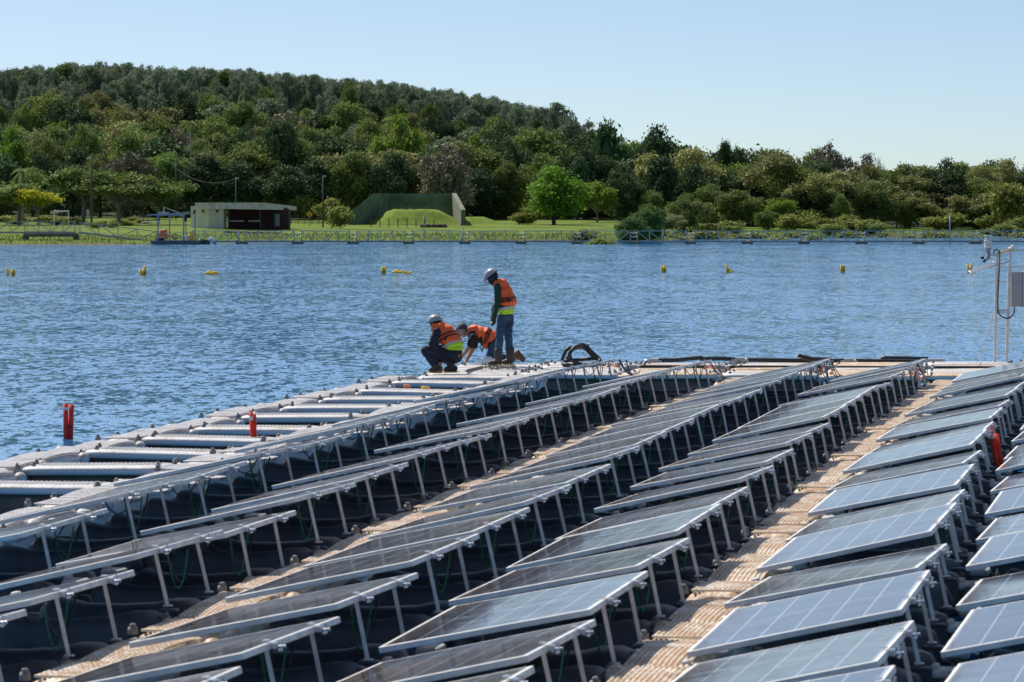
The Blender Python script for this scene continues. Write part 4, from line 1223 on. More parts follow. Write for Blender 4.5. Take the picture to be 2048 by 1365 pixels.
for nm, L_, ar in (('long', 1.76, .034), ('short', 1.02, .008)):
    for dirty in (True, False):
        tpl[nm, dirty] = make_walk(L_, .54, ar, dirty, 'walkway_float')
WALK = [('outer walkway at the far left', -11.38, 9, False), ('walkway left of the first panel column', -9.38, 14, False),
        ('muddy walkway beside the second panel column', -5.83, 17, True), ('muddy walkway in the middle right', -2.50, 18, True)]
def along(u, k, dv):
    """on the column line, dv metres nearer than the row point"""
    v = vrow(k) + (u + 3.0) * 0.045 - dv
    return At * v + Bt * (u + bend(v))
for wname, u, nk, dirty in WALK:
    cnt_l = 0
    for k in range(-1, nk):
        for which, dv, idx in (('long', .98, 0), ('short', 2.40, 1)):
            p = along(u, k, dv + random.uniform(-.02, .02))
            hv = heave(k + (0 if which == 'long' else .5), u * .1) * .8
            p.z = hv
            lab = '%s %s float from the far end of the %s' % (nth(k + 2), which, wname)
            place(tpl[which, dirty], ('w', which, dirty), p, -PH + R(random.uniform(-.8, .8)), lab, 'float', 'floats of the ' + wname,
                  (R(random.uniform(-1.2, 1.2)), R(random.uniform(-1.2, 1.2))))
# cross floats between the two left walkways
def make_cross(L_, Wd, cls, dirty=False):
    root = empty(cls)
    fm = M['float_clean'] if not dirty else M['float_dirty']
    m = float_body(L_, Wd, DECK, .012)
    m.v = [(y, -x, DECK - (DECK - z) * .22) for x, y, z in m.v]
    m.obj('flange', fm, root, True)
    m = MB(); m.rbox((0, .01, .01), (L_ * .92, Wd * .86, .46), .09, 3); m.obj('hull', M['hull_wet'], root, True)
    t = MB(); n = int(L_ / .055)
    for i in range(n):
        x = (i + .5) / n * L_ * .84 - L_ * .42
        t.rbox((x, 0, DECK + .002), (.016, Wd * (.60 if 1 < i < n - 2 else .45), .005), .002, 1)
    t.obj('tread', fm, root, True)
    for sx in (-1, 1):
        bolt_mb(sx * L_ * .42, -Wd * .3, DECK, .6).obj('bolt', M['bolt'], root, True)
        bolt_mb(sx * L_ * .47, Wd * .32, DECK, .6).obj('bolt', M['bolt'], root, True)
        m = MB(); m.rbox((sx * L_ * .5, 0, DECK - .10), (.22, Wd * .5, .10), .03, 2); m.obj('end_tab', fm, root, True)
    return root
cross = make_cross(1.62, .74, 'cross_float')
for k in range(-1, 9):
    p = along(-10.38, k, 2.36); p.z = heave(k + .5, -1.1) * .8
    place(cross, 'cross', p, -PH + R(2.2 + random.uniform(-.6, .6)), '%s cross float from the far end between the two left walkways' % nth(k + 2), 'float', 'cross floats between the left walkways', (0, R(random.uniform(-1, 1))))
# far platform
pl_n = [0]

plat = make_cross(1.60, .92, 'platform_float'); plat2 = make_cross(1.60, .92, 'platform_float', True)
ROWN = ['front', 'second', 'third', 'fourth', 'back']
for r_ in range(5):
    for c_ in range(7):
        D_ = 70.2 + 1.13 * r_ - (0.9 if c_ == 0 else 0)
        x_ = -0.72 + 1.68 * c_ + r_ * .12
        if r_ == 4 and c_ == 0: x_ += .1
        p = Vector((x_, D_ + c_ * .02, .012 * math.sin(r_ * 2.1 + c_)))
        d_ = (r_ + c_) % 3 != 0 and c_ > 1
        place(plat2 if d_ else plat, ('pl', d_), p, -R(3.0 + random.uniform(-.7, .7)), 'grey deck float of the far platform, %s row, %s from the left' % (ROWN[r_], nth(c_ + 1)), 'float', 'deck floats of the far platform', (R(random.uniform(-.6, .6)), R(random.uniform(-.5, .5))))

# --- one panel unit: glass, frame, two posts with clamps, hanging cables.  origin at deck level under the panel's centre
PL, PW = 2.38, 1.303
TI = math.atan2(.27, 1.27)
tm = Euler((0, -TI, 0)).to_matrix()
ZC = .265
def make_panel(v):
    root = empty('solar_panel')
    g = MB(); g.box((0, 0, 0), (PW - .05, PL - .05, .008))
    go = g.obj('glass', M['glass'], root); go.location = (0, 0, ZC + .001); go.rotation_euler = (0, -TI, 0)
    f = MB(); t_ = .038
    for sy in (-1, 1): f.rbox((0, sy * (PL / 2 - .012), -.014), (PW, .024, t_), .003, 1)
    for sx in (-1, 1): f.rbox((sx * (PW / 2 - .012), 0, -.0145), (.024, PL - .054, t_ - .001), .003, 1)
    f.box((0, 0, -.02), (PW - .06, PL - .06, .004))
    f.v = [tuple(tm @ Vector(p) + Vector((0, 0, ZC))) for p in f.v]
    f.obj('frame', M['alu'], root)
    for i, y in enumerate((-.56, .54)):
        top = tm @ Vector((PW / 2 - .03, y, -.035)) + Vector((0, 0, ZC))
        base = Vector((top.x + .075, y + .02, .0))
        m = MB(); m.beam(base, top, .022, .025); m.rbox(base + Vector((.0, 0, .008)), (.06, .05, .012), .004, 1)
        po = m.obj('support_post', M['alu'], root)
        m = MB(); c = tm @ Vector((PW / 2 + .02, y, -.018)) + Vector((0, 0, ZC))
        m.rbox(c, (.032, .055, .038), .005, 1); m.cyl(c + Vector((.0, 0, -.01)), c + Vector((.062, 0, -.002)), .010, n=8)
        m.cyl(c + Vector((.03, .02, .0)), c + Vector((.032, .02, .034)), .010, n=6); m.rbox(c + Vector((.035, -.01, -.022)), (.02, .06, .015), .005, 1)
        m.rbox(c + Vector((-.045, 0, .028)), (.035, .06, .008), .002, 1)
        m.obj('clamp', M['clamp'], po)
    q = random.Random(v)
    hi = Vector((PW / 2 * .9, 0, .34))
    y0 = (-.1, .25, -.35)[v]
    m = MB(); m.tube(arc(hi + Vector((-.1, y0 - .05, 0)), hi + Vector((-.02, y0 + .22, -.02)), .27 + .05 * q.random(), 12), .0065, 5)
    m.obj('green_cable', M['cable_green'], root)
    m = MB(); m.tube(arc(hi + Vector((-.12, y0, 0)), hi + Vector((0, y0 + .34, 0)), .20 + .06 * q.random(), 12), .007, 5)
    m.tube(arc(hi + Vector((-.2, y0 - .3, -.02)), hi + Vector((-.06, y0 + .1, 0)), .13, 10), .006, 5)
    m.obj('black_cable', M['cable_black'], root)
    return root
pan = [make_panel(v) for v in range(3)]
# --- pontoon under each post: dark dumbbell with tab and cone nut
def make_pontoon(cone, red):
    root = empty('pontoon_float')
    m = MB(); n_ = 16
    xs_ = [-.52, -.49, -.42, -.32, -.2, .05, .32, .44, .56, .68, .74]
    wy = [.10, .20, .22, .17, .15, .15, .17, .21, .22, .19, .08]
    tz = [.16, .24, .30, .28, .26, .26, .28, .31, .31, .27, .17]
    for x, w_, z_ in zip(xs_, wy, tz):
        for i in range(n_):
            a = 2 * PI * i / n_; c, s_ = math.cos(a), math.sin(a)
            ex = .42
            m.v.append((x, w_ * abs(c) ** ex * (1 if c > 0 else -1), (z_ - .16) / 2 + (z_ + .16) / 2 * abs(s_) ** ex * (1 if s_ > 0 else -1)))
    k_ = len(xs_)
    for j in range(k_ - 1):
        for i in range(n_): m.f.append((j * n_ + i, j * n_ + (i + 1) % n_, (j + 1) * n_ + (i + 1) % n_, (j + 1) * n_ + i))
    m.f += [tuple(reversed(range(n_))), tuple(range((k_ - 1) * n_, k_ * n_))]
    m.m = [0] * len(m.f)
    m.obj('body', M['pontoon'], root, True)
    m = MB(); m.rbox((.84, 0, .07), (.28, .13, .035), .02, 2); m.obj('end_tab', M['pontoon'], root, True)
    m = MB(); m.rbox((-.60, 0, .15), (.12, .20, .05), .02, 2); m.obj('end_tab', M['pontoon'], root, True)
    m = MB(); m.rbox((.70, 0, DECK - .016), (.13, .08, .024), .008, 1); m.obj('post_foot', M['pontoon'], root, True)
    if cone:
        m = MB(); m.cyl((.85, 0, .085), (.85, 0, .15), .070, .058, 14); m.cyl((.85, 0, .15), (.85, 0, .22), .050, .038, 14); m.cyl((.85, 0, .22), (.85, 0, .25), .038, .032, 12)
        co_ = m.obj('cone_nut', M['cone'], root, True)
        m = MB(); m.cyl((.85, 0, .249), (.85, 0, .262), .024, .02, 10); m.obj('cap', M['cap_red'] if red else M['pontoon'], co_, True)
    m = MB(); m.rbox((-.66, 0, .27), (.15, .30, .05), .02, 2); m.rbox((-.72, .0, .30), (.05, .12, .05), .01, 1); m.obj('hinge_bracket', M['float_clean'], root, True)
    return root
pont = {(False, False): make_pontoon(False, False), (True, False): make_pontoon(True, False), (True, True): make_pontoon(True, True)}
COLS = [('first column from the left', -7.6, 13, True), ('second column from the left', -6.1, 17, False), ('third column from the left', -4.25, 18, True),
        ('fourth column from the left', -2.75, 18, False), ('fifth column from the left', -.92, 18, True), ('rightmost column', .59, 18, False)]
rp = random.Random(21)
for ci, (cname, u, nk, cone) in enumerate(COLS):
    for k in range(0, nk):
        tip = lat(u, k)
        if ci == 5 and k < 2: pass
        c = tip - Bp * .635 - Ap * (PL / 2)
        hv = heave(k, u * .13)
        c.z = DECK + hv
        v = rp.randrange(3)
        t0 = rp.uniform(-1.15, 1.15) + .3 * math.cos(PI * k); t1 = rp.uniform(-1.1, 1.1)
        place(pan[v], ('p', v), c, -PH + R(rp.uniform(-.5, .5)), 'silver framed solar panel, %s from the far end of the %s' % (nth(k + 1), cname),
              'solar panel', 'solar panels in the ' + cname, (R(t0 * .7 - (.15 if ci < 4 else 0)), R(t1)))
        for i, y in enumerate((.54, -.56)):
            q_ = c + Ap * y; q_.z = hv * .8
            red = rp.random() < .35
            key = (cone, red and cone)
            place(pont[key], ('pt',) + key, q_, -PH + R(rp.uniform(-1, 1)), 'dark pontoon %s under the %s, counted from the far end' % (nth(2 * k + i + 1), cname), 'pontoon', 'pontoons under the ' + cname,
                  (R(rp.uniform(-1, 1)), R(rp.uniform(-1, 1))))

# ------------------------------------------------------------------ people
def remeshed(name, prims, mt, parent, voxel=.009, smooth=3, Mx=None):
    """one continuous surface from overlapping tapered limbs and ellipsoids"""
    mb = MB()
    for p in prims:
        if p[0] == 'c':
            _, a, b_, r0, r1 = p
            mb.cyl(a, b_, r0, r1, n=14); mb.ball(a, r0 * .995, 14, 8); mb.ball(b_, r1 * .995, 14, 8)
        else:
            _, c, r, rot = p
            mb.ball(c, r, 18, 12, rot)
    me = mb.mesh(name + '_raw', M[mt])
    o = bpy.data.objects.new('tmp', me); C.objects.link(o)
    md = o.modifiers.new('r', 'REMESH'); md.mode = 'VOXEL'; md.voxel_size = voxel
    ms = o.modifiers.new('s', 'SMOOTH'); ms.factor = .5; ms.iterations = smooth
    bpy.context.view_layer.update()
    dg = bpy.context.evaluated_depsgraph_get()
    nm = bpy.data.meshes.new_from_object(o.evaluated_get(dg))
    nm.name = name
    bpy.data.objects.remove(o, do_unlink=True)
    nm.materials.clear(); nm.materials.append(M[mt])
    amp = {'vest': .011, 'navy': .012, 'denim': .013, 'green_knit': .010, 'tee': .010, 'hivis': .006}.get(mt, 0)
    if name == 'hood': amp = .002
    if amp:      # creases and folds of the cloth
        nv = len(nm.vertices); cs = np.empty(nv * 3); ns_ = np.empty(nv * 3)
        nm.vertices.foreach_get('co', cs); nm.vertices.foreach_get('normal', ns_); cs = cs.reshape(-1, 3); ns_ = ns_.reshape(-1, 3)
        for i_ in range(nv):
            c = Vector(cs[i_])
            f_ = noise.noise(Vector((c.x * 7, c.y * 7, c.z * 15))) * .65 + noise.noise(Vector((c.x * 16 + 5, c.y * 16, c.z * 24))) * .35
            cs[i_] += ns_[i_] * amp * (f_ * 1.6 - .1)
        nm.vertices.foreach_set('co', cs.reshape(-1)); nm.update()
    nm.polygons.foreach_set('use_smooth', [True] * len(nm.polygons))
    r = bpy.data.objects.new(name, nm); C.objects.link(r)
    if parent is not None: par(r, parent)
    return r

def rotz(a): return Euler((0, 0, a)).to_matrix()
def limb(pts, rs):
    return [('c', pts[i], pts[i + 1], rs[i], rs[i + 1]) for i in range(len(pts) - 1)]
def hand_prims(w, d, nrm, curl=.5, s=1.0):
    """palm and five bent fingers; d = pointing direction, nrm = palm normal"""
    w = Vector(w); d = Vector(d).normalized(); nrm = Vector(nrm).normalized(); side = d.cross(nrm).normalized()
    Q = Matrix((side, d, nrm)).transposed()
    pr = [('e', w + d * .045 * s, (.040 * s, .052 * s, .017 * s), Q), ('c', w - d * .02, w + d * .03, .026 * s, .024 * s)]
    for i, (off_, ln) in enumerate(((-.031, .068), (-.011, .078), (.011, .074), (.030, .058))):
        b0 = w + d * .085 * s + side * off_ * s
        d1 = (d + nrm * curl * .5 + side * off_ * 3).normalized(); d2 = (d + nrm * curl * 1.3).normalized(); d3 = (d * .8 + nrm * curl * 2.1).normalized()
        p1 = b0 + d1 * ln * .45 * s; p2 = p1 + d2 * ln * .32 * s; p3 = p2 + d3 * ln * .25 * s
        pr += limb([w + d * .05 * s + side * off_ * .8 * s, b0, p1, p2, p3], [.011 * s, .0105 * s, .0095 * s, .009 * s, .008 * s])
    t0 = w + d * .025 * s - side * .034 * s; t1 = t0 + (d * .5 - side * .8 + nrm * .3).normalized() * .035 * s; t2 = t1 + (d * .9 - side * .2 + nrm * .4).normalized() * .030 * s
    pr += limb([w + d * .01, t0, t1, t2], [.014 * s, .014 * s, .0115 * s, .009 * s])
    return pr
def head_prims(c, f, up, s=1.0):
    """skull, jaw, nose, brows, ears facing f"""
    f = Vector(f).normalized(); up = Vector(up).normalized(); l = up.cross(f).normalized(); up = f.cross(l).normalized()
    Q = Matrix((f, l, up)).transposed(); c = Vector(c)
    def q(x, y, z): return c + (f * x + l * y + up * z) * s
    pr = [('e', q(-.005, 0, .03), (.098 * s, .077 * s, .090 * s), Q), ('e', q(.03, 0, -.045), (.062 * s, .056 * s, .066 * s), Q),
          ('e', q(.062, 0, -.085), (.024 * s, .026 * s, .020 * s), Q),
          ('c', q(.088, 0, .012), q(.108, 0, -.022), .010 * s, .014 * s), ('e', q(.084, 0, -.052), (.014 * s, .026 * s, .009 * s), Q),
          ('c', q(.085, .034, .022), q(.085, -.034, .022), .011 * s, .011 * s)]
    for y in (-.078, .078): pr.append(('e', q(-.005, y, -.01), (.018 * s, .010 * s, .031 * s), Q))
    return pr, q, Q
def eyes(q, Q, root, s=1.0):
    for y in (-.031, .031):
        m = MB(); m.ball(q(.086, y, .002), (.010 * s, .014 * s, .009 * s), 10, 6, Q); m.obj('eye', M['white'], root, True)
        m = MB(); m.ball(q(.0945, y, .002), (.003 * s, .006 * s, .006 * s), 8, 5, Q); m.obj('pupil', M['strap'], root, True)
def helmet_mb(c, f, up, s=1.0):
    f = Vector(f).normalized(); up = Vector(up).normalized(); l = up.cross(f).normalized(); up = f.cross(l).normalized()
    Q = Matrix((f, l, up)).transposed(); c = Vector(c)
    m = MB(); nu, nv = 28, 10
    vs = []
    for j in range(nv + 1):
        th = PI / 2 * j / nv
        for i in range(nu):
            a = 2 * PI * i / nu
            rx, ry, rz = .132, .110, .112
            br = 0
            if j == nv: br = .012 + .045 * max(0, math.cos(a)) ** 3
            rid = 1 + .05 * (1 if (abs(math.sin(a)) < .16) else 0) * math.sin(th)
            x = math.sin(th) * math.cos(a) * (rx + br) ; y = math.sin(th) * math.sin(a) * (ry + br * .6); z = math.cos(th) * rz * rid - (0.012 if j == nv else 0)
            vs.append(c + Q @ Vector((x, y, z)) * s)
    fs = []
    for j in range(nv):
        for i in range(nu): fs.append((j * nu + i, (j + 1) * nu + i, (j + 1) * nu + (i + 1) % nu, j * nu + (i + 1) % nu))
    # inner shell so the helmet has a thickness
    n = len(vs)
    vs += [c + (v - c) * .965 - Q @ Vector((0, 0, .003)) for v in vs]
    fs += [tuple(reversed([i + n for i in f_])) for f_ in fs]
    b0 = nv * nu
    fs += [(b0 + i, n + b0 + i, n + b0 + (i + 1) % nu, b0 + (i + 1) % nu) for i in range(nu)]
    m.add(vs, fs)
    return m
def ring(c, rx, ry, Q, r, n=28, a0=0, a1=2 * PI):
    m = MB(); m.tube([Vector(c) + Q @ Vector((math.cos(a0 + (a1 - a0) * i / n) * rx, math.sin(a0 + (a1 - a0) * i / n) * ry, 0)) for i in range(n + 1)], r, 6)
    return m
def band(c, rx, ry, Q, h, t=.004, n=32):
    """flat strap round a torso"""
    m = MB(); vs = []
    for i in range(n):
        a = 2 * PI * i / n
        for k, z in ((0, -h / 2), (0, h / 2), (t, h / 2), (t, -h / 2)):
            vs.append(Vector(c) + Q @ Vector((math.cos(a) * (rx + k), math.sin(a) * (ry + k), z)))
    fs = []
    for i in range(n):
        j = (i + 1) % n
        for k in range(4): fs.append((i * 4 + k, j * 4 + k, j * 4 + (k + 1) % 4, i * 4 + (k + 1) % 4))
    m.add(vs, fs); return m
def boot(root, top, ankle, toe, heel, mt='boot', sole_mt='sole', rt=.062):
    top, ankle, toe, heel = map(Vector, (top, ankle, toe, heel))
    o = remeshed('boot', limb([top, top.lerp(ankle, .6), ankle], [rt, rt * .9, .052]) + limb([ankle, heel + Vector((0, 0, .03))], [.052, .045]) +
                 limb([ankle, ankle.lerp(toe, .55) + Vector((0, 0, .0)), toe + Vector((0, 0, .01))], [.052, .048, .042]) + limb([heel + Vector((0, 0, .02)), toe], [.04, .04]), mt, root, .010, 2)
    d = (toe - heel); d.z = 0
    m = MB(); c = (toe + heel) / 2
    zlow = min(toe.z, heel.z) - .040
    m.rbox((c.x, c.y, zlow + .012), (d.length + .085, .086, .026), .011, 2, rotz(math.atan2(d.y, d.x)))
    m.obj('sole', M[sole_mt], o, True)

# --- standing man
D1 = 73.0; s1 = .2246 * D1 / F
man = empty('person', at(780 + 1010 * .2246, 500 + 1037 * .2246, D1)); man.location.z = DECK + .018
tag(man, 'standing person in a grey helmet, orange life vest, dark green sleeves, jeans and rubber boots', 'person')
def p1(zx, zy, y=0): return Vector(((zx - 1010) * s1, y, (1037 - zy) * s1))
fa = R(152); f1 = Vector((math.cos(fa), math.sin(fa), 0)); l1 = Vector((-f1.y, f1.x, 0))
hf = (f1 * .8 + Vector((-.05, 0, -.62)))
hp, hq, HQ = head_prims(p1(908, 248), hf, Vector((-.40, .05, .9)))
LA = [p1(958, 338, -.17), p1(960, 462, -.21), p1(935, 590, -.19)]
RA = [p1(990, 335, .16), p1(965, 460, .20), p1(925, 570, .14)]
LL = [p1(1000, 610, -.07), p1(978, 765, -.10), p1(966, 935, -.11)]
RL = [p1(1055, 610, .08), p1(1052, 765, .09), p1(1068, 930, .10)]
QT = rotz(fa) @ Euler((0, R(13), 0)).to_matrix()
HL = hand_prims(LA[2] + Vector((0, 0, -.01)), (-.12, 0, -1), (-.8, .5, -.1), .55)
HR = hand_prims(RA[2], (-.2, -.1, -1), (.5, -.6, -.1), .55)
TOR = [('e', p1(1010, 370), (.105, .165, .15), QT), ('e', p1(1030, 470), (.10, .15, .17), QT), ('e', p1(1032, 575), (.095, .130, .12), QT)]
remeshed('body', hp + limb([p1(925, 285), p1(975, 315)], [.055, .06]) + TOR + limb(LA, [.05, .042, .03]) + limb(RA, [.05, .042, .03]) + HL + HR +
         limb(LL, [.078, .052, .042]) + limb(RL, [.078, .052, .042]) + [('e', p1(930, 1022, -.11), (.11, .04, .03), rotz(0)), ('e', p1(1035, 1018, .10), (.11, .04, .03), rotz(0))], 'skin', man, .008)
eyes(hq, HQ, man)
remeshed('hood', [('e', hq(-.012, 0, .01), (.108, .094, .104), HQ), ('e', hq(.040, 0, -.06), (.070, .066, .066), HQ)] + limb([p1(925, 290), p1(972, 318)], [.072, .085]), 'navy', man, .010)
o = helmet_mb(hq(-.002, 0, .035), hf, Vector((-.40, .05, .9))).obj('helmet', M['helmet_grey'], man, True)
m = MB(); m.tube([hq(.05, -.088, .03), hq(.06, -.078, -.04), hq(.07, -.03, -.105)], .006, 5); m.obj('chin_strap', M['white'], o)
remeshed('shirt', limb(LA, [.066, .057, .043]) + limb(RA, [.066, .057, .043]) + [('e', p1(1010, 370), (.115, .18, .14), QT), ('e', p1(1030, 500), (.115, .16, .16), QT)], 'green_knit', man, .010)
remeshed('life_vest', [('e', p1(990, 322), (.125, .165, .11), QT), ('e', p1(1012, 385), (.152, .19, .165), QT), ('e', p1(1040, 450), (.160, .20, .15), QT), ('e', p1(1050, 478), (.158, .20, .095), QT),
                       ('c', p1(945, 300, -.09), p1(1000, 300, -.10), .05, .06), ('c', p1(965, 290, .09), p1(1010, 300, .10), .05, .06), ('e', p1(975, 470), (.06, .17, .11), QT)], 'vest', man, .011, 4)
for zz in (447, 468):
    band(p1(1032, zz + 4), .174, .214, QT, .024).obj('strap', M['strap'], man)
m = MB(); m.rbox(p1(1058, 452, -.192), (.03, .02, .085), .004, 1); m.tube([p1(918, 480, -.14), p1(912, 530, -.15), p1(898, 575, -.15)], .007, 5); m.tube([p1(920, 500, -.14), p1(903, 545, -.14)], .010, 5)
m.obj('buckle', M['strap'], man)
remeshed('hi_vis_vest', [('e', p1(1033, 545), (.138, .175, .085), QT), ('e', p1(1034, 572), (.134, .172, .055), QT)], 'hivis', man, .009)
band(p1(1038, 532), .141, .178, QT, .045, .003).obj('reflective_band', M['silver'], man)
remeshed('jeans', [('e', p1(1032, 600), (.122, .160, .10), QT)] + limb(LL, [.098, .075, .066]) + limb(RL, [.098, .076, .066]), 'denim', man, .011, 2)
remeshed('glove', hand_prims(LA[2] + Vector((0, 0, -.01)), (-.12, 0, -1), (-.8, .5, -.1), .55, 1.12) + limb([LA[1].lerp(LA[2], .9), LA[2] + Vector((0, 0, -.02))], [.04, .034]), 'glove', man, .007, 2)
remeshed('glove', hand_prims(RA[2], (-.2, -.1, -1), (.5, -.6, -.1), .55, 1.12), 'glove', man, .007, 2)
boot(man, p1(965, 908, -.11), p1(963, 1000, -.11), p1(893, 1019, -.14), p1(980, 1019, -.10), rt=.077)
boot(man, p1(1070, 898, .10), p1(1064, 996, .10), p1(1012, 1015, .08), p1(1082, 1015, .11), rt=.077)

# --- crouching man
D2 = 69.9; s2 = .2246 * D2 / F
man = empty('person', at(780 + 480 * .2246, 748, D2)); man.location.z = DECK + .018
tag(man, 'crouching person in a grey helmet, orange life vest and navy overalls, back turned', 'person')
def p2(zx, zy, y=0): return Vector(((zx - 480) * s2, y, (1106 - zy) * s2))
fa = R(143); f2 = Vector((math.cos(fa), math.sin(fa), 0))
hf = f2 + Vector((-.1, 0, -.25)); hu = Vector((-.12, .05, 1))
hp, hq, HQ = head_prims(p2(400, 662), hf, hu, .95)
QT = rotz(fa) @ Euler((0, R(34), 0)).to_matrix()
LA = [p2(418, 742, -.17), p2(378, 845, -.22), p2(455, 900, -.12)]
RA = [p2(440, 740, .16), p2(372, 868, .20), p2(440, 1000, .10)]
LL = [p2(560, 965, -.10), p2(318, 905, -.15), p2(402, 1040, -.15)]
RL = [p2(560, 965, .12), p2(430, 920, .22), p2(540, 1035, .04)]
AX = [p2(445, 710), p2(490, 760), p2(545, 830), p2(575, 900)]
HL = hand_prims(LA[2], (.5, .3, -.5), (-.3, .3, -.6), .7); HR = hand_prims(RA[2], (.1, -.1, -1), (.5, .5, 0), .7)
TOR = [('e', AX[0], (.11, .16, .12), QT), ('e', AX[1], (.115, .165, .15), QT), ('e', AX[2], (.115, .155, .15), QT), ('e', p2(560, 930), (.11, .14, .11), rotz(fa))]
remeshed('body', hp + limb([p2(412, 690), p2(440, 712)], [.052, .06]) + TOR + limb(LA, [.05, .042, .03]) + limb(RA, [.05, .042, .03]) + HL + HR +
         limb(LL, [.085, .058, .045]) + limb(RL, [.085, .058, .045]) + [('e', p2(425, 1085, -.15), (.11, .04, .03), rotz(.4)), ('e', p2(545, 1083, .04), (.11, .04, .03), rotz(.2))], 'skin', man, .008)
eyes(hq, HQ, man, .95)
remeshed('hood', [('e', hq(-.02, 0, -.01), (.093, .082, .088), HQ)] + limb([p2(415, 695), p2(440, 715)], [.068, .08]), 'navy', man, .010)
helmet_mb(hq(0, 0, .030), hf, hu, .97).obj('helmet', M['helmet_grey'], man, True)
remeshed('overalls', limb(LA, [.074, .064, .048]) + limb(RA, [.074, .064, .048]) + [('e', AX[1], (.12, .175, .15), QT), ('e', AX[2], (.12, .17, .15), QT), ('e', p2(560, 925), (.145, .185, .12), rotz(fa)),
         ('e', p2(565, 975), (.135, .17, .095), rotz(fa))] + limb(LL, [.115, .082, .066]) + limb(RL, [.115, .085, .066]), 'navy', man, .011, 2)
remeshed('life_vest', [('e', p2(440, 712), (.130, .175, .11), QT), ('e', p2(485, 752), (.160, .20, .15), QT), ('e', p2(528, 800), (.165, .205, .15), QT), ('e', p2(558, 840), (.155, .20, .10), QT),
                       ('c', p2(392, 690, -.08), p2(445, 690, -.12), .05, .06)], 'vest', man, .011, 4)
for t_ in (.50, .64):
    band(p2(445, 700).lerp(p2(575, 880), t_), .180, .221, QT, .024).obj('strap', M['strap'], man)
m = MB(); m.rbox(p2(500, 795, -.205), (.03, .02, .09), .004, 1, Euler((0, R(20), 0)).to_matrix()); m.obj('buckle', M['strap'], man)
remeshed('hi_vis_vest', [('e', p2(567, 878), (.150, .192, .07), QT), ('e', p2(568, 893), (.152, .19, .055), rotz(fa))], 'hivis', man, .009)
band(p2(564, 866), .155, .197, QT, .045, .003).obj('reflective_band', M['silver'], man)
remeshed('shirt_tail', [('e', p2(604, 958, -.135), (.05, .03, .022), rotz(0))], 'skin', man, .007)
boot(man, p2(385, 1000, -.15), p2(420, 1070, -.15), p2(365, 1086, -.19), p2(440, 1086, -.13), rt=.072)
boot(man, p2(530, 1015, .03), p2(555, 1060, .03), p2(500, 1086, .0), p2(580, 1086, .05), rt=.070)

# --- kneeling man leaning forward on his hands
D3 = 74.1; s3 = .2246 * D3 / F
man = empty('person', at(780 + 760 * .2246, 730, D3)); man.location.z = DECK + .018
tag(man, 'bareheaded person kneeling and reaching down, orange life vest over a black t-shirt', 'person')
def p3(zx, zy, y=0): return Vector(((zx - 760) * s3, y, (1028 - zy) * s3))
hf = Vector((-.78, -.12, -.72)); hu = Vector((-.60, -.05, .72))
hp, hq, HQ = head_prims(p3(650, 737, -.02), hf, hu, 1.0)
fa = R(184)
QT = rotz(fa) @ Euler((0, R(68), 0)).to_matrix()
LA = [p3(745, 800, -.17), p3(712, 880, -.20), p3(612, 1000, -.18)]
RA = [p3(750, 795, .17), p3(745, 890, .18), p3(682, 1005, .14)]
LL = [p3(935, 860, -.08), p3(905, 985, -.10), p3(1085, 985, -.10)]
RL = [p3(940, 860, .10), p3(890, 985, .12), p3(1095, 980, .14)]
HL = hand_prims(LA[2], (-.65, 0, -.6), (.3, 0, -.8), .2); HR = hand_prims(RA[2], (-.65, -.1, -.6), (.3, 0, -.8), .2)
TOR = [('e', p3(745, 770), (.11, .17, .13), QT), ('e', p3(820, 790), (.115, .165, .15), QT), ('e', p3(895, 820), (.12, .16, .13), QT)]
remeshed('body', hp + limb([p3(680, 748), p3(730, 760)], [.055, .06]) + TOR + limb(LA, [.055, .043, .030]) + limb(RA, [.055, .043, .030]) + HL + HR +
         limb(LL, [.085, .058, .045]) + limb(RL, [.085, .058, .045]), 'skin', man, .008)
eyes(hq, HQ, man)
remeshed('hair', [('e', hq(-.022, 0, .045), (.092, .084, .084), HQ), ('e', hq(-.055, 0, -.01), (.058, .078, .07), HQ), ('e', hq(.05, 0, .09), (.035, .055, .025), HQ)], 'hair', man, .008, 1)
remeshed('t_shirt', limb([LA[0], LA[0].lerp(LA[1], .78)], [.082, .072]) + limb([RA[0], RA[0].lerp(RA[1], .78)], [.082, .072]) +
         [('e', p3(745, 772), (.12, .18, .12), QT), ('e', p3(820, 795), (.122, .175, .15), QT), ('e', p3(890, 830), (.128, .17, .12), QT)], 'tee', man, .010)
remeshed('life_vest', [('e', p3(740, 745), (.13, .15, .085), QT), ('e', p3(790, 762), (.135, .20, .12), QT), ('e', p3(850, 785), (.155, .20, .13), QT), ('e', p3(890, 800), (.155, .20, .10), QT),
                       ('e', p3(850, 850, -.07), (.06, .11, .10), rotz(0)), ('c', p3(705, 725, -.08), p3(760, 715, -.1), .045, .05)], 'vest', man, .011, 4)
for t_ in (.50, .64):
    band(p3(770, 760).lerp(p3(905, 815), t_ + .05), .175, .218, QT, .024).obj('strap', M['strap'], man)
m = MB(); m.rbox(p3(900, 735, -.16), (.05, .02, .03), .004, 1); m.tube([p3(800, 870, -.19), p3(815, 900, -.2), p3(820, 930, -.2)], .008, 5); m.tube([p3(830, 860, -.2), p3(826, 920, -.2)], .008, 5)
m.obj('buckle', M['strap'], man)
remeshed('jeans', [('e', p3(925, 850), (.14, .165, .12), QT)] + limb(LL, [.112, .085, .068]) + limb(RL, [.112, .085, .068]), 'denim', man, .011, 2)
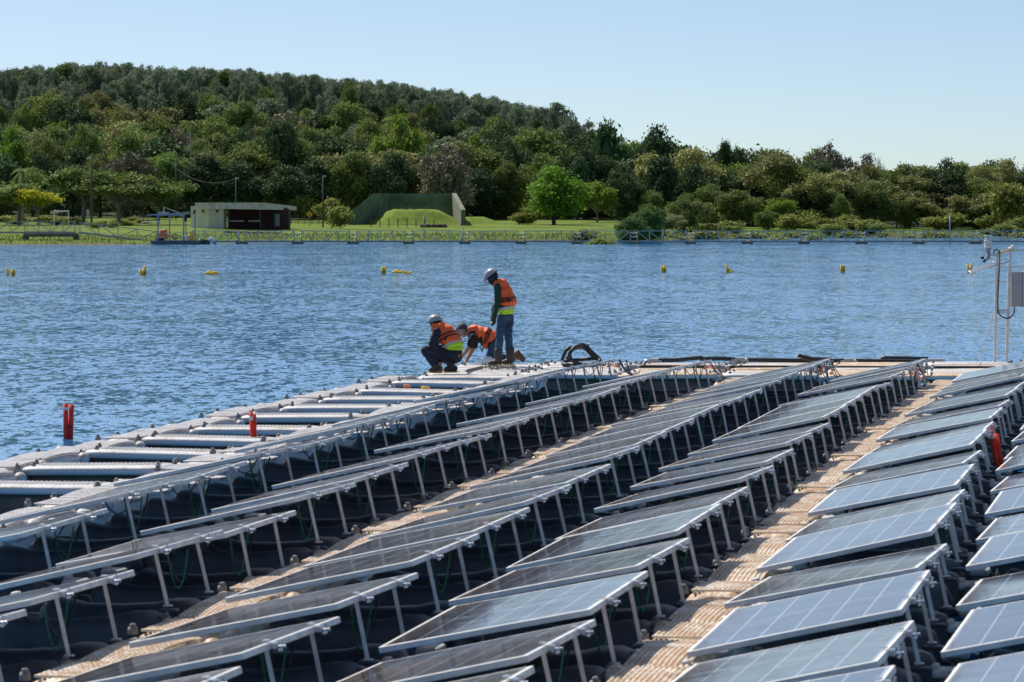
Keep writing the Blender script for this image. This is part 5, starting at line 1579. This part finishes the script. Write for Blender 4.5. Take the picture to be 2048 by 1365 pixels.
for y_ in (-.11, .13):
    b_ = remeshed('boot', limb([p3(1085, 985, y_), p3(1118, 950, y_), p3(1135, 935, y_)], [.062, .058, .05]) + limb([p3(1115, 960, y_), p3(1160, 975, y_), p3(1185, 1000, y_)], [.052, .046, .038]) +
                  limb([p3(1130, 930, y_), p3(1185, 995, y_)], [.04, .036]), 'boot_brown', man, .010, 2)
    m = MB(); m.beam(p3(1140, 915, y_), p3(1207, 992, y_), .085, .02); m.obj('sole', M['wood'], b_)

# ------------------------------------------------------------------ things lying on the far platform
DT = DECK + .02
def dk(x, y, z=DT): return ground(x, y, z)
c = dk(976, 728); f_ = Vector((-.8, -.2, .1))
m = helmet_mb((c.x, c.y, DT + .02), f_, Vector((.05, -.1, 1)), 1.0)
solo('hard_hat', m, 'helmet_white', 'white helmet lying on the deck behind the standing boots', 'helmet', None, True)
# chain: interlocked links across the deck
def chain(pts, name, label, grp=None, lk=.075, r=.0085):
    m = MB(); P_ = spline(pts, 14); acc = 0; last = P_[0]; k = 0
    for a, b_ in zip(P_, P_[1:]):
        acc += (b_ - a).length
        if acc > lk * .72:
            acc = 0; k += 1
            d = (b_ - a).normalized(); n_ = Vector((0, 0, 1)) if k % 2 else d.cross(Vector((0, 0, 1))).normalized()
            s_ = d.cross(n_)
            m.tube([b_ + d * math.cos(t) * lk * .6 + s_ * math.sin(t) * lk * .36 + Vector((0, 0, .02)) for t in np.linspace(0, 2 * PI, 11)], r, 5)
    return solo(name, m, 'chain', label, 'chain', grp)
chain([dk(932, 745), dk(950, 741), dk(968, 737), dk(990, 735.5), dk(1010, 736), dk(1028, 734)], 'chain', 'grey chain trailing over the deck under the standing man')
chain([dk(975, 739), dk(992, 739.5), dk(1006, 737), dk(1020, 738), dk(1030, 736.5)], 'chain', 'shorter piece of grey chain heaped in front of the rubber boots')
chain([dk(1196, 733), dk(1212, 731), dk(1230, 732), dk(1243, 731)], 'chain', 'short grey chain lying right of the black hose coil')
# black hose coil
q0 = at(1165, 731, 73.4); q0.z = DT
def hz_(x, z, y=0): return Vector((q0.x + (x - 1165) * 73.4 / F, q0.y + y, DT + (736 - z) * 73.4 / F))
m = MB()
pts = spline([hz_(1124, 726, -.1), hz_(1134, 705, -.15), hz_(1150, 701, 0), hz_(1167, 697, .15), hz_(1185, 712, .1), hz_(1200, 728, .0), hz_(1180, 735, -.2), hz_(1150, 731, -.25), hz_(1139, 716, -.2),
              hz_(1150, 701, -.1), hz_(1168, 703, .1), hz_(1188, 722, .2), hz_(1202, 733, .1), hz_(1170, 738, -.25), hz_(1130, 735, -.2), hz_(1128, 731, .1), hz_(1150, 728, .2), hz_(1195, 724, .1)], 7)
m.tube(pts, .032, 10)
solo('hose_coil', m, 'hose', 'tangled coil of black corrugated hose standing on the platform', 'hose', None, True)
m = MB(); m.tube(spline([hz_(1134, 726, .2), hz_(1146, 707, .25), hz_(1160, 703, .2), hz_(1178, 699, .25)], 6), .030, 10)
solo('hose_piece', m, 'hose', 'loose black hose end crossing the top of the hose coil', 'hose', None, True)
# pipes and their grey couplings
def pipe(pts, label, r=.038, name='black_pipe', mt='rubber'):
    m = MB(); m.tube(spline([Vector(p) for p in pts], 5), r, 10); return solo(name, m, mt, label, 'pipe', 'black pipes on the far platform', True)
DB_, DF_ = 75.2, 72.3
def pt(x, y, D): return at(x, y, D)
pipe([pt(1312, 721, DB_), pt(1350, 720.5, DB_), pt(1398, 716, DB_), pt(1404, 715.5, DB_)], 'black pipe with its right end lifted, at the back of the platform')
pipe([pt(1400, 718.5, DB_), pt(1440, 717.5, DB_), pt(1474, 719.5, DB_)], 'short black pipe between the lifted pipe and the second coupling')
pipe([pt(1485, 720, DB_), pt(1560, 721, DB_), pt(1640, 722, DB_), pt(1690, 721.5, DB_)], 'long straight black pipe along the back edge of the platform')
pipe([pt(1596, 711, DB_ - .3), pt(1612, 716, DB_ - .3), pt(1628, 718.5, DB_ - .3), pt(1662, 719.5, DB_ - .3)], 'black pipe with its left end raised above the others')
pipe([pt(1705, 722, DB_), pt(1760, 722.5, DB_), pt(1845, 722.8, DB_)], 'black back pipe running to the rightmost coupling')
pipe([pt(1762, 717.5, DB_ + .2), pt(1800, 717.5, DB_ + .2), pt(1856, 719, DB_ + .2)], 'upper black pipe at the right end of the platform', .045)
pipe([pt(1270, 734.5, DF_), pt(1340, 735, DF_), pt(1430, 735.5, DF_)], 'left part of the front black pipe on the platform')
pipe([pt(1448, 735.5, DF_), pt(1540, 735.5, DF_), pt(1648, 736, DF_)], 'middle part of the front black pipe on the platform')
pipe([pt(1664, 736, DF_), pt(1750, 736.5, DF_), pt(1846, 737, DF_)], 'right part of the front black pipe on the platform')
pipe([pt(1858, 736.5, DF_), pt(1920, 736.5, DF_), pt(1990, 737, DF_)], 'rightmost part of the front black pipe beside the mast base')
for i, (x, y, D_, lab) in enumerate([(1306, 722, DB_, 'grey square pipe coupling at the left end of the back pipes'), (1480, 720, DB_, 'grey coupling on the back pipes, second from the left'),
                                (1698, 722, DB_, 'grey coupling on the back pipes, third from the left'), (1872, 722.5, DB_, 'wide grey coupling at the right end of the back pipes'),
                                (1263, 735, DF_, 'grey coupling at the left end of the front pipe'), (1440, 735.5, DF_, 'grey coupling on the front pipe beside the red cord'),
                                (1656, 736, DF_, 'grey coupling on the front pipe beside a red ring'), (1852, 736.5, DF_, 'grey coupling on the front pipe, rightmost')]):
    p = pt(x, y, D_); root = empty('pipe_coupling', (p.x, p.y, p.z - .02)); tag(root, lab, 'pipe fitting', 'grey couplings of the black pipes')
    m = MB(); m.rbox((0, 0, 0), (.18 if i != 3 else .3, .16, .12), .012, 2); m.obj('block', M['box_grey'], root)
    for s_ in (-1, 1):
        m = MB(); m.cyl((s_ * .08, 0, 0), (s_ * .15, 0, -.005), .052, n=12); m.obj('collar', M['steel'], root, True)
        m = MB(); m.rbox((s_ * .05, -.02, -.10), (.03, .10, .12), .006, 1); m.obj('bracket', M['steel'], root)
    if i >= 4:
        m = MB(); m.cyl((-.03, 0, -.02), (-.20, -.35, -.10), .05, .045, 12); m.ball((-.21, -.37, -.105), .05, 10, 6); m.obj('elbow', M['rubber'] if i == 4 else M['box_grey'], root, True)
for x, y, D_, r_, lab in ((1647, 741, 71.2, .075, 'small red ring hanging from the front pipe'), (1838, 751, 68.6, .095, 'larger dark red ring hanging near the right end of the front pipe')):
    p = pt(x, y, D_); m = MB()
    m.tube([p + Vector((math.cos(a) * r_ * .75, math.sin(a) * .02, math.sin(a) * r_)) for a in np.linspace(0, 2 * PI, 17)], .017, 7)
    solo('red_ring', m, 'cap_red', lab, 'ring', 'red rings on the platform', True)
for i, (x, y, lab) in enumerate(((1226, 734, 'red cord lying left of the front pipe'), (1420, 737.5, 'red cord lying beside the second front coupling'), (1828, 739, 'red cord lying before the right coupling'))):
    p = dk(x, y, DT + .02); m = MB(); m.tube(spline([p + Vector((-.1, 0, 0)), p + Vector((-.03, .12, .02)), p + Vector((.05, -.08, .01)), p + Vector((.12, .05, 0))], 5), .016, 6)
    solo('red_rope', m, 'cap_red', lab, 'cord', 'red cords on the platform', True)
p = dk(814, 776, DECK); m = MB()
for a in range(4): m.ball((p.x + (a - 1.5) * .024, p.y, DECK + .022 + .008 * math.sin(a * 2)), (.018, .03, .028), 8, 6)
solo('orange_glove', m, 'orange_plain', 'small orange glove lying on a cross float', 'glove', None, True)
p = dk(848, 778.5, DECK); m = MB(); m.ball((p.x, p.y, DECK + .025), (.05, .03, .022), 8, 5); m.ball((p.x + .06, p.y, DECK + .02), (.03, .03, .02), 8, 5)
solo('yellow_clip', m, 'yellow', 'tiny yellow clip lying on a cross float', 'clip', None, True)
# cable bundles at the far ends of the panel columns
for i, (x, y, lab) in enumerate(((1240, 722, 'first'), (1427, 726, 'second'), (1648, 724, 'third'), (1838, 724, 'fourth'))):
    p = at(x + 3, y, 66.3); m = MB(); q = random.Random(i)
    for k in range(5):
        a = p + Vector((q.uniform(-.1, .1), 0, .02)); b_ = p + Vector((q.uniform(.05, .35), q.uniform(0, .8), -.22 + q.uniform(-.08, .06)))
        m.tube(arc(a, b_, q.uniform(.05, .16), 9), .007, 5)
    solo('cable_bundle', m, 'cable_black', 'black cables looping down at the far end of the %s panel column' % lab, 'cables', 'cable bundles at the column ends')

# ------------------------------------------------------------------ weather mast
DM = 75.0; km = DM / F
mast = empty('weather_mast', at(2001, 724, DM)); tag(mast, 'ladder-like aluminium mast carrying weather instruments at the right edge', 'weather mast')
O = Vector(mast.location)
def pm(x, y, dy=0): return at(x, y, DM) + Vector((0, dy, 0)) - O
for a, b_ in (((1989, 727), (1994.5, 504)), ((2013, 724), (2020, 503))):
    m = MB(); m.beam(pm(*a), pm(*b_), .046, .05); m.obj('upright', M['alu'], mast)
for y in (707, 678, 651, 592.5, 563, 534):
    f_ = (726 - y) / 222
    m = MB(); m.beam(pm(1990 + 5.3 * f_, y), pm(2013 + 6.5 * f_, y), .02); m.obj('rung', M['alu'], mast)
m = MB(); m.beam(pm(1991, 623), pm(2018, 622), .05, .07); m.obj('rung', M['steel'], mast)
m = MB(); m.beam(pm(1993, 506), pm(2022, 506), .035); m.obj('rung', M['alu'], mast)
m = MB(); m.beam(pm(1981, 510, -.02), pm(1997, 510, -.02), .03, .03); m.rbox(pm(1992, 510, -.03), (.06, .06, .06), .01, 1); m.obj('sensor_arm', M['steel'], mast)
ws = MB(); W0 = pm(1976, 470)
def wy(y): return pm(1976, y).z
ws.cyl((W0.x, 0, wy(470.5)), (W0.x, 0, wy(472.5)), .078, .074, 18)
ws.cyl((W0.x, 0, wy(479)), (W0.x, 0, wy(484)), .055, .078, 18)
for k in range(4): ws.cyl((W0.x, 0, wy(484 + k * 3)), (W0.x, 0, wy(486 + k * 3)), .070, .070, 18)
ws.cyl((W0.x, 0, wy(484)), (W0.x, 0, wy(497)), .060, .060, 18)
for k in range(4): a = k * PI / 2 + .4; ws.cyl((W0.x + .06 * math.cos(a), .06 * math.sin(a), wy(479)), (W0.x + .06 * math.cos(a), .06 * math.sin(a), wy(472)), .007, n=6)
wo = ws.obj('weather_sensor', M['white'], mast, True)
m = MB(); m.cyl((W0.x, 0, wy(497)), (W0.x, 0, wy(504)), .060, .045, 16); m.cyl((W0.x + .01, 0, wy(504)), (W0.x + .01, 0, wy(519)), .036, n=14); m.obj('sensor_base', M['box_grey'], wo, True)
cm = MB(); cm.rbox(pm(1964.5, 516, -.03), (.062, .05, .045), .006, 1); cm.cyl(pm(1964.5, 516, -.055), pm(1964.5, 516, -.075), .012, n=10); cm.beam(pm(1968, 521, -.02), pm(1974, 520, -.02), .028); cm.rbox(pm(1968, 523, -.02), (.05, .03, .03), .005, 1)
solo_c = off(cm, O); solo('small_camera', solo_c, 'strap', 'small black camera clipped under the white weather sensor', 'camera')
# small solar panel
m = MB(); a_, b_ = pm(1938.5, 545, -.15), pm(1984, 528, .05)
d = (b_ - a_); ang = math.atan2(d.z, d.x)
Mx = Euler((R(5), -ang, 0)).to_matrix()
m.rbox((a_ + b_) / 2 + Vector((.02, 0, .01)), (d.length, .34, .022), .003, 1, Mx); so_ = m.obj('small_panel_frame', M['alu'], mast)
m = MB(); m.box((0, 0, 0), (d.length - .03, .31, .003)); go_ = m.obj('small_panel_glass', M['glass_small'], so_)
go_.location = (a_ + b_) / 2 + Vector((.02, 0, .01)) + Mx @ Vector((0, 0, .0125)); go_.rotation_euler = Mx.to_euler()
m = MB(); m.beam(pm(1978, 535, -.02), pm(2020, 522, -.02), .028); m.beam(pm(1975, 536, .1), pm(1992, 531, .05), .015); m.obj('panel_arm', M['steel'], mast)
m = MB(); m.beam(pm(2006, 502, 0), pm(2060, 501.5, 0), .028, .02); m.obj('top_arm', M['steel'], mast)
m = MB(); m.cyl(pm(2025, 500), pm(2025, 498), .03, n=14); m.cyl(pm(2025, 498), pm(2025, 495.6), .082, .074, 18); m.cyl(pm(2025, 495.4), pm(2025, 491), .060, .012, 18); m.obj('radiation_sensor', M['white'], mast, True)
m = MB(); m.rbox(pm(2048.5, 499, 0), (.05, .05, .07), .008, 1); m.obj('arm_clamp', M['steel'], mast)
m = MB(); m.beam(pm(2020, 534, -.05), pm(2060, 532, -.05), .03); m.obj('lower_arm', M['alu'], mast)
bx = MB(); bx.rbox(pm(2031.5, 579, -.1), (.205, .17, .62), .008, 2); bo_ = bx.obj('instrument_cabinet', M['box_grey'], mast)
bx = MB(); bx.rbox(pm(2043.5, 579, -.1), (.008, .175, .63), .003, 1); bx.obj('door_seam', M['cone'], bo_)
bx = MB(); bx.rbox(pm(2052, 579, -.09), (.14, .19, .64), .008, 2); bx.obj('cabinet_door', M['white'], bo_)
m = MB(); m.tube(spline([pm(2028, 614, -.08), pm(2026, 628, -.08), pm(2016, 637, -.05), pm(2004, 634, -.04), pm(1996, 626, -.04)], 5), .012, 6)
m.tube(spline([pm(1996, 626, -.04), pm(1995, 600, -.04), pm(1997, 560, -.04), pm(1999, 510, -.03), pm(1997, 502, -.03), pm(1990, 500, -.03), pm(1986, 508, -.03)], 4), .012, 6); m.obj('cable', M['cable_black'], mast)
m = MB(); m.tube(spline([pm(1999, 540, -.045), pm(2000, 512, -.045), pm(2003, 503, -.045), pm(2012, 500, -.045), pm(2035, 502, -.045)], 4), .008, 5); m.obj('yellow_cable', M['yellow'], mast)
m = MB()
for k in (0, 6): m.tube([pm(1987, 624), pm(1937 + k, 724, -1.4)], .0055, 4)
m.tube([pm(2019, 627), pm(2062, 700, -1.4)], .004, 4)
m.obj('stay_wire', M['wire_grey'], mast)
m = MB(); m.cyl(pm(1936, 729, -1.5), pm(1943, 720, -1.45), .016, n=8); m.obj('turnbuckle', M['white'], mast)
m = MB(); m.rbox(pm(1968, 731, -.2), (.75, .8, .11), .02, 2); m.rbox(pm(2001, 729, 0), (.4, .3, .06), .01, 1); m.obj('base_block', M['box_grey'], mast)
